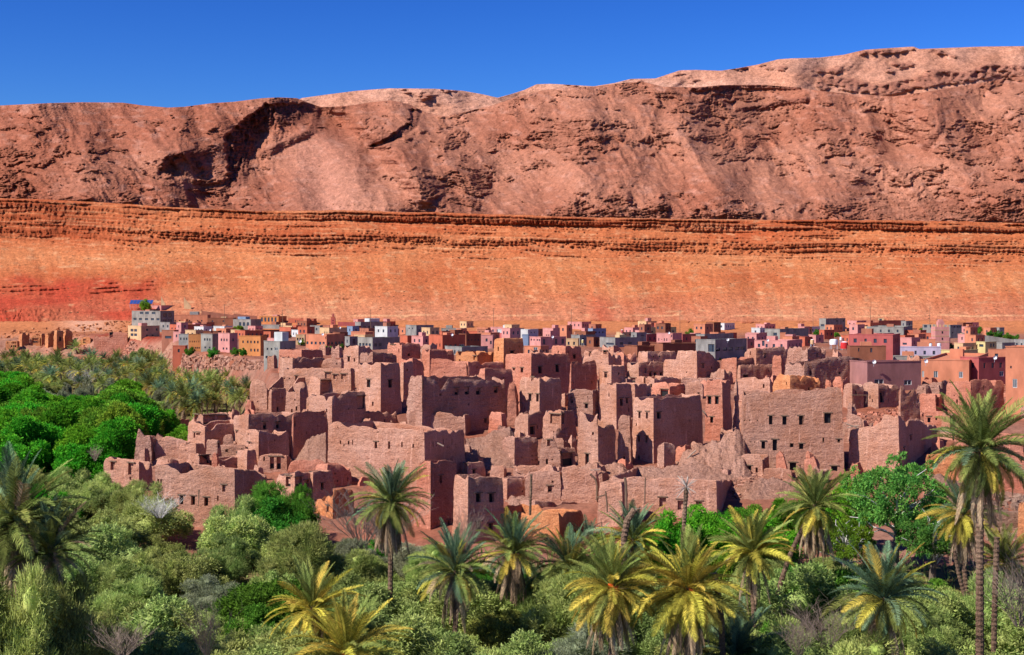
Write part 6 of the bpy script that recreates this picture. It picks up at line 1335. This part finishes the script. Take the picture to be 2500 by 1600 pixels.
for i, (x, y, r) in enumerate(FP):
    px, py = x / 3.761, 700 + y / 3.761; r = r / 3.761; Y = min(max(79000 / (py - 720), 300), 575); s = r * Y / F / 1.75; X = px2x(px, Y); z = py2z(py, Y); zg = float(ground(X, Y)) - .5
    p = empty('palm_tree', (X, Y, zg)); tag(p, None, 'palm', 'small far palms of the valley grove'); veg.append((p, px, py, random.choice(['small far palm']) ))
    c = bpy.data.objects.new('crown', FC[i % 3]); COL.objects.link(c); c.parent = p; c.location = (0, 0, z - zg); c.scale = (s, s, s); c.rotation_euler = (0, 0, random.random() * 6)
    t_ = bpy.data.objects.new('trunk', FT); COL.objects.link(t_); t_.parent = p; t_.scale = (s, s, max(.5, z - zg))

rf = random.Random(9); near_far = [(x / 3.761, 700 + y / 3.761) for x, y, r in FP]
for i in range(420):
    px = rf.uniform(-60, 650); py = rf.uniform(872, 1000); Y = 79000 / (py - 720) * rf.uniform(.95, 1.05)
    if Y > 560 or px > ip(Y, EDGE) - 12 or py > ip(px, [(0, 900), (100, 925), (240, 945), (350, 940), (450, 975), (560, 985), (640, 960)]) or (px < 350 and py > 915): continue
    if min((px - a) ** 2 + ((py - b) * 1.5) ** 2 for a, b in near_far) < 150: continue
    near_far.append((px, py)); r = rf.uniform(12, 19); s = r * Y / F / 1.75; X = px2x(px, Y); z = py2z(py, Y); zg = float(ground(X, Y)) - .5
    p = empty('palm_tree', (X, Y, zg)); tag(p, None, 'palm', 'small far palms of the valley grove'); veg.append((p, px, py, 'small far palm'))
    c = bpy.data.objects.new('crown', FC[i % 3]); COL.objects.link(c); c.parent = p; c.location = (0, 0, z - zg); c.scale = (s, s, s); c.rotation_euler = (0, 0, rf.random() * 6)
    t_ = bpy.data.objects.new('trunk', FT); COL.objects.link(t_); t_.parent = p; t_.scale = (s, s, max(.5, z - zg))
for i in range(150):
    px = rf.uniform(-60, 640); Y = rf.uniform(330, 555)
    if px > ip(Y, EDGE) - 14: continue
    X = px2x(px, Y); zg = float(ground(X, Y)); s = rf.uniform(.7, 1.25)
    bush(X, Y, zg, s * 1.3, 'oli' if i % 3 else 'tam', i % 3, rf.choice(['tam', 'olive', 'grey']), 'dusty bush between far palms', 'olive_tree', 'tree', 'dusty bushes of the far grove', sz=s, trunk=False)
# bushes of the near oasis
LIM = [(-200,1085),(0,1090),(60,1103),(90,1098),(135,1093),(175,1128),(215,1165),(300,1172),(345,1190),(400,1212),(420,1230),(440,1295),(485,1335),(502,1262),(540,1228),(590,1205),(650,1195),(720,1195),(770,1215),(800,1300),(850,1315),(950,1330),(1050,1325),(1130,1345),(1250,1370),(1400,1370),(1500,1350),(1560,1350),(1700,1370),(1850,1345),(1900,1350),(2050,1350),(2300,1400),(2380,1420),(2600,1400),(3000,1420)]
rs = random.Random(5); cnt = 0; placed = []
Yr = 84.0
while Yr < 205:
    stp = 5.0 + (Yr - 84) * .012; nx = int((3060) / F * Yr / stp)
    for ix in range(nx):
        px = -230 + 3060 * (ix + rs.uniform(.15, .85)) / nx; Y = Yr + rs.uniform(-1.8, 1.8)
        if Yr > 118 and px > ip(Y, EDGE) + 25 and Yr > 150: continue
        X = px2x(px, Y); zg = float(ground(X, Y)); lim = max(ip(px - 28, LIM), ip(px, LIM), ip(px + 28, LIM)); zmax = py2z(lim, Y)
        h = rs.uniform(3.6, 7.4); h = min(h, (zmax - zg) * 1.0)
        if h < 1.6: continue
        if py2z(1640, Y) > zg + h: continue
        t = fbm(px / 260, Y / 18, 3) + rs.uniform(-.18, .18)
        if 1380 < px < 1800 and Y < 108 and rs.random() < .5: h *= .6
        if t < -.12: kind = ('oli', rs.randrange(3), 'olive', 'dark olive tree', 'olive_tree', 'tree')
        elif t < .12: kind = ('tam', rs.randrange(4), 'tam', 'feathery green tamarisk', 'tamarisk_bush', 'bush')
        elif t < .15: kind = ('tam', rs.randrange(4), 'grey', 'silvery grey tamarisk', 'tamarisk_bush', 'bush')
        elif t < .30: kind = ('oli', rs.randrange(3), 'tam', 'rounded green olive', 'olive_tree', 'tree')
        else: kind = ('oli', rs.randrange(3), 'green', 'deep green bush', 'green_bush', 'bush')
        if 1950 < px < 2300 and Y > 120 and kind[2] != 'green' and rs.random() < .5: kind = ('oli', rs.randrange(3), 'green', 'deep green bush', 'green_bush', 'bush')
        if rs.random() < .02: kind = (kind[0], kind[1], 'yel', 'yellowing bush', 'yellow_bush', 'bush')
        s = h / 5.0; sw = max(s, .8) * rs.uniform(1.0, 1.4)
        bush(X, Y, zg - .3, sw, kind[0], kind[1], kind[2], kind[3], kind[4], kind[5], sz=s); cnt += 1
    Yr += 4.8 + (Yr - 84) * .03
print('bushes', cnt)
# chosen bushes close under the walls
for px, top, Y, sz_, kind, noun in [(650,1185,148,1.25,('tam',1,'green'),'deep green feathery bush'),(725,1195,146,1.0,('tam',2,'green'),'deep green feathery bush'),(575,1215,146,1.1,('tam',0,'tam'),'feathery green tamarisk'),(362,1178,150,.9,('tam',3,'olive'),'blue green bush'),
      (1590,1255,136,1.1,('oli',0,'bright'),'bright green shrub'),(1640,1240,134,1.1,('oli',1,'bright'),'bright green shrub'),(1700,1240,137,1.3,('oli',2,'bright'),'bright green shrub'),(1745,1225,140,1.2,('oli',0,'bright'),'bright green shrub'),(1790,1235,143,1.2,('oli',1,'bright'),'bright green shrub'),(1830,1215,148,1.2,('oli',2,'lime'),'light green shrub'),(1870,1260,140,1.3,('oli',0,'bright'),'bright green shrub'),(1620,1300,126,1.2,('oli',1,'bright'),'bright green shrub'),(1740,1310,126,1.1,('oli',2,'lime'),'light green shrub'),(1480,1290,128,.8,('oli',0,'lime'),'light green shrub'),(2060,1150,146,1.0,('oli',1,'bright'),'bright green shrub'),(1940,1190,150,1.0,('oli',2,'bright'),'bright green shrub'),(2420,1400,112,1.0,('tam',0,'tam'),'feathery green tamarisk'),(200,1140,163,1.1,('oli',1,'tam'),'rounded green olive'),(240,1158,160,1.0,('tam',0,'tam'),'feathery green tamarisk'),(275,1172,158,1.0,('oli',2,'olive'),'dark olive bush'),(315,1178,156,.9,('tam',2,'tam'),'feathery green tamarisk'),(820,1330,138,1.1,('tam',1,'tam'),'feathery green tamarisk'),(1000,1322,136,1.1,('tam',2,'grey'),'silvery grey tamarisk'),(1040,1318,138,1.0,('oli',0,'olive'),'dark olive bush'),(905,1310,142,.8,('oli',1,'green'),'deep green bush'),(-20,1395,90,1.2,('tam',1,'olive'),'dark olive bush'),(45,1410,88,1.2,('tam',2,'tam'),'feathery green tamarisk'),(105,1425,90,1.2,('tam',0,'olive'),'dark olive bush'),(170,1430,91,1.1,('tam',3,'tam'),'feathery green tamarisk'),(120,1175,160,1.0,('oli',0,'bright'),'bright green shrub'),(160,1195,158,.9,('oli',1,'bright'),'bright green shrub')]:
    X = px2x(px, Y); half = 2.6; zt = py2z(top, Y); zg = float(ground(X, Y)); h = zt - zg
    bush(X, Y, zg - .3, sz_ * 1.1, *kind, noun, 'green_bush', 'bush', sz=max(.5, h / 5.0))
# walnut at the right
def bigtree(px, py, r, Y, label, mat, name='walnut_tree'):
    X = px2x(px, Y); zc = py2z(py, Y); zg = float(ground(X, Y)); s = r * Y / F / 4.9
    p = empty(name, (X, Y, zg)); tag(p, label, 'tree'); c = link('crown', dupmat(SHP['wal'][0], LF[mat]), p); c.location = (0, 0, zc - zg); c.scale = (s, s * .9, s * 1.0); c.rotation_euler = (0, 0, px)
    m = MB(); r2 = random.Random(int(px)); H = zc - zg
    m.tube([(0, 0, -.5), (.1, 0, H * .4), (.3, 0, H * .8)], [.4, .32, .25], 8); m.build('trunk', [M['branch']], p)
    for q in range(30):
        a = r2.random() * 6.28; e = r2.uniform(.1, 1.3); L = r2.uniform(2.5, 4.6) * s; d = Vector((math.cos(a) * math.cos(e), math.sin(a) * math.cos(e), math.sin(e))); b = Vector((.2, 0, H * r2.uniform(.45, .95)))
        m = MB(); m.tube([b, b + d * L * .4 + Vector((0, 0, .2)), b + d * L * .75 + Vector((r2.uniform(-.4, .4), 0, r2.uniform(-.3, .5))), b + d * L * 1.05], [.12, .08, .055, .03], 5); m.build('limb', [M['pale_twig']], p)
bigtree(2185,1215,142,136,'large walnut tree with pale twisting limbs before the big corner house','wal')
bigtree(2275,1310,100,131,'second leafy tree low on the walnut tree side by the sandy wash','wal')
bigtree(2060,1320,85,130,'yellowish green tree between leaning palm and walnut tree','lime')
# bright green wood in the valley on the left
WL = [(-200,905),(0,905),(80,908),(100,945),(150,965),(190,955),(225,945),(250,965),(265,945),(280,925),(340,925),(352,950),(375,985),(430,985),(448,1010),(470,1060),(520,1200)]
Yr = 205.0; cnt = 0
while Yr < 420:
    stp = 6.6; nx = max(1, int(740 / F * Yr / stp))
    for ix in range(nx):
        px = -230 + 710 * (ix + rs.uniform(.1, .9)) / nx; Y = Yr + rs.uniform(-3, 3)
        if px > ip(Y, EDGE) - 15 or px > 455: continue
        X = px2x(px, Y); zg = float(ground(X, Y)); lim = max(ip(px - 14, WL), ip(px, WL), ip(px + 14, WL)); h = min(rs.uniform(8, 12), py2z(lim, Y) - zg)
        if h < 4: continue
        t = fbm(px / 90, Y / 30, 3) + rs.uniform(-.25, .25) + (.12 if px > 250 and Y < 300 else -.1)
        mat, nn = ('lime', 'yellow green poplar') if t > .16 else ('bright', 'bright green poplar')
        s = h / 7.2; bush(X, Y, zg - .5, s * rs.uniform(.95, 1.2), 'pop', rs.randrange(4), mat, nn, 'poplar_tree', 'tree', 'bright green trees of the valley wood', sz=s); cnt += 1
    Yr += 8.5
print('wood', cnt)
for x, y, w_ in [(215,1020,150),(790,830,120),(620,850,100),(1350,1010,110),(1430,1040,100),(1500,1060,90),(560,900,90),(1150,900,80),(830,860,80),(1780,1130,90)]:
    px, py = x / 3.761, 700 + y / 3.761; Y = min(79000 / (py - 720) * .9, 500); X = px2x(px, Y); s = w_ / 3.761 * Y / F / 5
    bush(X, Y, float(ground(X, Y)), s, 'oli', int(x) % 3, 'grey' if x < 1000 else 'tam', 'greyish bush among far palms', 'olive_tree', 'tree', 'greyish bushes of the far grove', sz=max(s, (py2z(py, Y) - float(ground(X, Y))) / 5))
# bushes in the village and on the ruin slopes
def gb(tile, x, y, w_, mat, label, yb=None, cat='bush', shape='oli'):
    ox, oy, k = TILES[tile]; px, py = ox + x / k, oy + y / k; X, Y = hit(px, oy + (yb or y + w_ * .4) / k, 100); s = w_ / k * Y / F / 5.2
    p = bush(X, Y, py2z(py, Y) - s * 2.5, s, shape, int(x) % 3, mat, label, 'garden_bush', cat, 'green bushes between the village houses', trunk=False); p['label'] = label; veg.pop()
for a in [('A',1740,600,100,'green','bush at the foot of the orange bank house'),('A',1960,615,120,'green','left bush above the long coral garden wall'),('A',2160,600,90,'green','middle bush above the long coral garden wall'),('A',2230,605,90,'green','right bush above the long coral garden wall'),('A',2195,395,110,'lime','light bush before the arched grey house'),('A',1330,175,130,'lime','bush under the long solar array'),
  ('B',500,380,90,'lime','round yellow green bush beside the red house with pale end'),('B',660,470,90,'lime','light bush behind the tall bare grey house'),('B',920,535,110,'lime','light green bush below the coral school like house'),('B',1110,520,90,'green','round deep green tree below the coral school like house'),('B',1000,545,80,'lime','small bush between light green bush and round tree'),
  ('C',560,485,70,'lime','round green tree in front of the brown cube'),('C',345,560,110,'green','dark bush before the low slate wall'),('D',900,365,140,'green','left part of the green hedge behind the maroon house'),('D',1000,350,110,'green','right part of the green hedge behind the maroon house'),('D',2380,360,110,'green','bush right of the grey upper house'),
  ('E',200,375,90,'lime','bush beside the small red block'),('E',280,410,80,'green','low bush behind the small white tank'),('E',1225,330,130,'green','round green tree left of the pink minaret'),('E',1760,320,120,'green','first hedge clump on the right slope'),('E',1860,335,120,'green','second hedge clump on the right slope'),('E',2010,365,90,'green','small palm like clump on the garden wall'),('E',2110,375,110,'green','third hedge clump on the right slope'),('E',2220,400,110,'green','fourth hedge clump on the right slope'),('E',2310,410,90,'green','last hedge clump on the right slope'),('E',1700,380,90,'green','small tree right of the dark battlemented house'),('E',1560,515,90,'olive','dusty bush beside the pale tanks'),
  ('H',270,520,130,'olive','grey green bush at the left of the rubble slope'),('H',390,495,90,'tam','small bush at the middle of the rubble slope'),('H',560,565,80,'tam','tiny bush on the rubble slope'),('H',650,620,120,'olive','darker bush before the pocked wall'),('H',450,600,80,'grey','pale scrub on the rubble slope'),('I',930,520,130,'grey','dry straw coloured bush on the fallen earth'),('D',1240,660,40,'lime','tiny yellow green bush on the cube house roof edge')]: gb(*a)
wallp('E',1680,2310,[(1680,352),(1990,385),(2310,435)],480,'grey','long sloping pale garden wall on the right slope',er=0,sink=4)
# leafless bushes
dry(None,885,1225,110,'pinkish leafless bush beside the lone tall palm',Y=138,wide=1.4)
dry(None,940,1240,110,'second leafless bush directly behind the lone tall palm trunk',Y=140,wide=1.3,i=1)
dry(None,2020,1500,85,'pale leafless shrub at the bottom left of the blue green palm',Y=92,wide=1.6,mat='twig')
dry(None,1950,1530,70,'leafless shrub left of the pale one near the blue green palm',Y=90,wide=1.4,i=1)
dry(None,2490,1400,130,'tangle of grey branches at the right picture edge',Y=96,wide=1.3,mat='twig')
dry(None,505,1500,100,'thin brown leafless shrub at the bottom left',Y=90,wide=.9,i=1)
dry(None,390,1225,40,'white dead branches under the blue green bush',Y=143,wide=2.2,mat='pale_twig')
dry(None,232,1100,26,'twiggy grey shrub at the leftmost house corner',Y=165,wide=1.1)
dry(None,205,910,40,'white blossoming leafless tree in the far grove',Y=430,wide=1.8,mat='pale_twig')
dry(None,1140,1265,80,'reddish stems at the foot of the two window cube tower',Y=142,wide=.8)
dry(None,690,1215,40,'small pale twiggy shrub before the dark doorways',Y=150,wide=1.2,mat='pale_twig',i=1)
dry(None,300,1545,60,'yellow brown twigs at the bottom left',Y=88,wide=1.8)
# undergrowth carpet
def undergrowth():
    rs_ = np.random.RandomState(3); n = 60000; Y = rs_.uniform(80, 420, n); px = rs_.uniform(-150, 2650, n); e = ip(Y, EDGE); keep = (Y < 146) | (px < e - 10); Y = Y[keep]; px = px[keep]; n = len(Y); X = (px - CX) / F * Y; Z = ground(X, Y)
    a = rs_.rand(n) * 6.28; h = rs_.uniform(.3, 1.1, n); w_ = rs_.uniform(.05, .16, n); dx, dy = np.cos(a) * w_, np.sin(a) * w_; lx, ly = rs_.normal(0, .25, n), rs_.normal(0, .25, n)
    V = np.stack([np.stack([X - dx, Y - dy, Z - .1], -1), np.stack([X + dx, Y + dy, Z - .1], -1), np.stack([X + lx, Y + ly, Z + h], -1)], 1).reshape(-1, 3)
    me = bpy.data.meshes.new('undergrowth'); me.vertices.add(3 * n); me.vertices.foreach_set('co', V.reshape(-1).astype(np.float32)); me.loops.add(3 * n); me.loops.foreach_set('vertex_index', np.arange(3 * n, dtype=np.int32)); me.polygons.add(n)
    me.polygons.foreach_set('loop_start', np.arange(0, 3 * n, 3, dtype=np.int32)); me.polygons.foreach_set('loop_total', np.full(n, 3, np.int32)); me.update(calc_edges=True)
    tag(link('undergrowth', me, None, [LF['tam']]), 'grass and low weeds under the trees', kind='stuff')
undergrowth()

# ---------------------------------------------------------------- labels for the many plants
LMK = [(40,1260,'by the left edge palm'),(130,1345,'by the tan tipped palm'),(95,1480,'in the bottom left corner'),(250,1130,'below the leftmost house'),(330,1230,'left of the large front house'),(300,1350,'midway down the left side'),(420,1320,'by the large front house'),(280,1540,'near the yellow brown twigs'),(480,1440,'left of the arching palm'),(560,1540,'by the brown leafless shrub'),
 (560,1270,'below the three arched windows'),(680,1240,'below the front doorways'),(640,1380,'below the far front doorways'),(760,1330,'left of the lone tall palm'),(830,1390,'at the lone tall palm base'),(760,1480,'by the arching palm'),(850,1560,'by the orange hearted palm'),(1000,1370,'between lone and full palm'),(990,1500,'right of the orange hearted palm'),(1110,1400,'by the full palm'),
 (1130,1540,'below the full palm'),(1255,1380,'by the pale fronded palm'),(1270,1540,'below the dark palm'),(1390,1400,'around the grey green palm'),(1440,1570,'under the left yellow palm'),(1560,1360,'by the bent broken trunk'),(1680,1400,'around the orange stalked palm'),(1640,1580,'under the orange stalked palm'),(1770,1450,'by the topless dark trunk'),(1840,1340,'by the bushy palm'),(1900,1450,'under the curved leaning trunk'),(1850,1570,'near the dark green bottom palm'),
 (1990,1300,'under the leaning palm crown'),(2000,1500,'by the pale leafless shrubs'),(2150,1400,'behind the blue green palm'),(2160,1550,'under the blue green palm'),(2290,1430,'left of the twin trunks'),(2300,1560,'low by the twin trunks'),(2440,1430,'near the headless tall trunk'),(2450,1560,'in the bottom right corner'),
 (1650,1280,'before the long plain front house'),(1800,1240,'before the earth bank'),(2050,1180,'before the main facade'),
 (60,930,'at the wood left edge'),(60,1020,'low at wood left'),(170,980,'in the upper middle wood'),(170,1050,'in the lower middle wood'),(290,950,'at the wood crest'),(300,1030,'behind the leftmost house'),(400,1010,'at the wood right end'),
 (40,895,'below the hamlet left end'),(130,885,'below the bank hamlet'),(190,890,'below the hamlet right end'),(240,890,'by the red bank left side'),(290,905,'beneath the red bank'),(350,900,'under the red bank right side'),(410,905,'below the pale yard wall'),(470,930,'behind the upper left terrace'),(540,900,'below the coral garden walls'),(600,910,'by the first kasbah house'),(520,960,'over the stepped fins'),(440,980,'above the wood right end')]
ORD = ['first', 'second', 'third', 'fourth', 'fifth', 'sixth', 'seventh', 'eighth', 'ninth', 'tenth', 'eleventh', 'twelfth', 'thirteenth', 'fourteenth', 'fifteenth', 'sixteenth', 'seventeenth', 'eighteenth', 'nineteenth', 'twentieth']
cells = {}
for p, px, py, noun in veg:
    k = min(LMK, key=lambda q: (q[0] - px) ** 2 + ((q[1] - py) * 1.4) ** 2)[2]; cells.setdefault((noun, k), []).append((px, p, p.location.y))
for (noun, k), lst in cells.items():
    rows_ = 1 if len(lst) < 9 else int(math.ceil(len(lst) / 8)); lst.sort(key=lambda q: q[2]); per = int(math.ceil(len(lst) / rows_))
    for r_ in range(rows_):
        sub = sorted(lst[r_ * per:(r_ + 1) * per], key=lambda q: q[0]); rn = '' if rows_ == 1 else (', front' if r_ == 0 else ', back' if r_ == rows_ - 1 else f', row {ORD[r_]} from front')
        for i, (px, p, Y_) in enumerate(sub): k = k if len(k.split()) < 6 else k.replace('the ', ''); p['label'] = (f'{noun} {k}{rn}' if len(sub) == 1 else f'{noun} {k}{rn}, {ORD[min(i, 19)]} from left')

for p, *_ in veg:
    if len(p['label'].replace(',', '').split()) > 16: p['label'] = p['label'].replace(' from left', '')
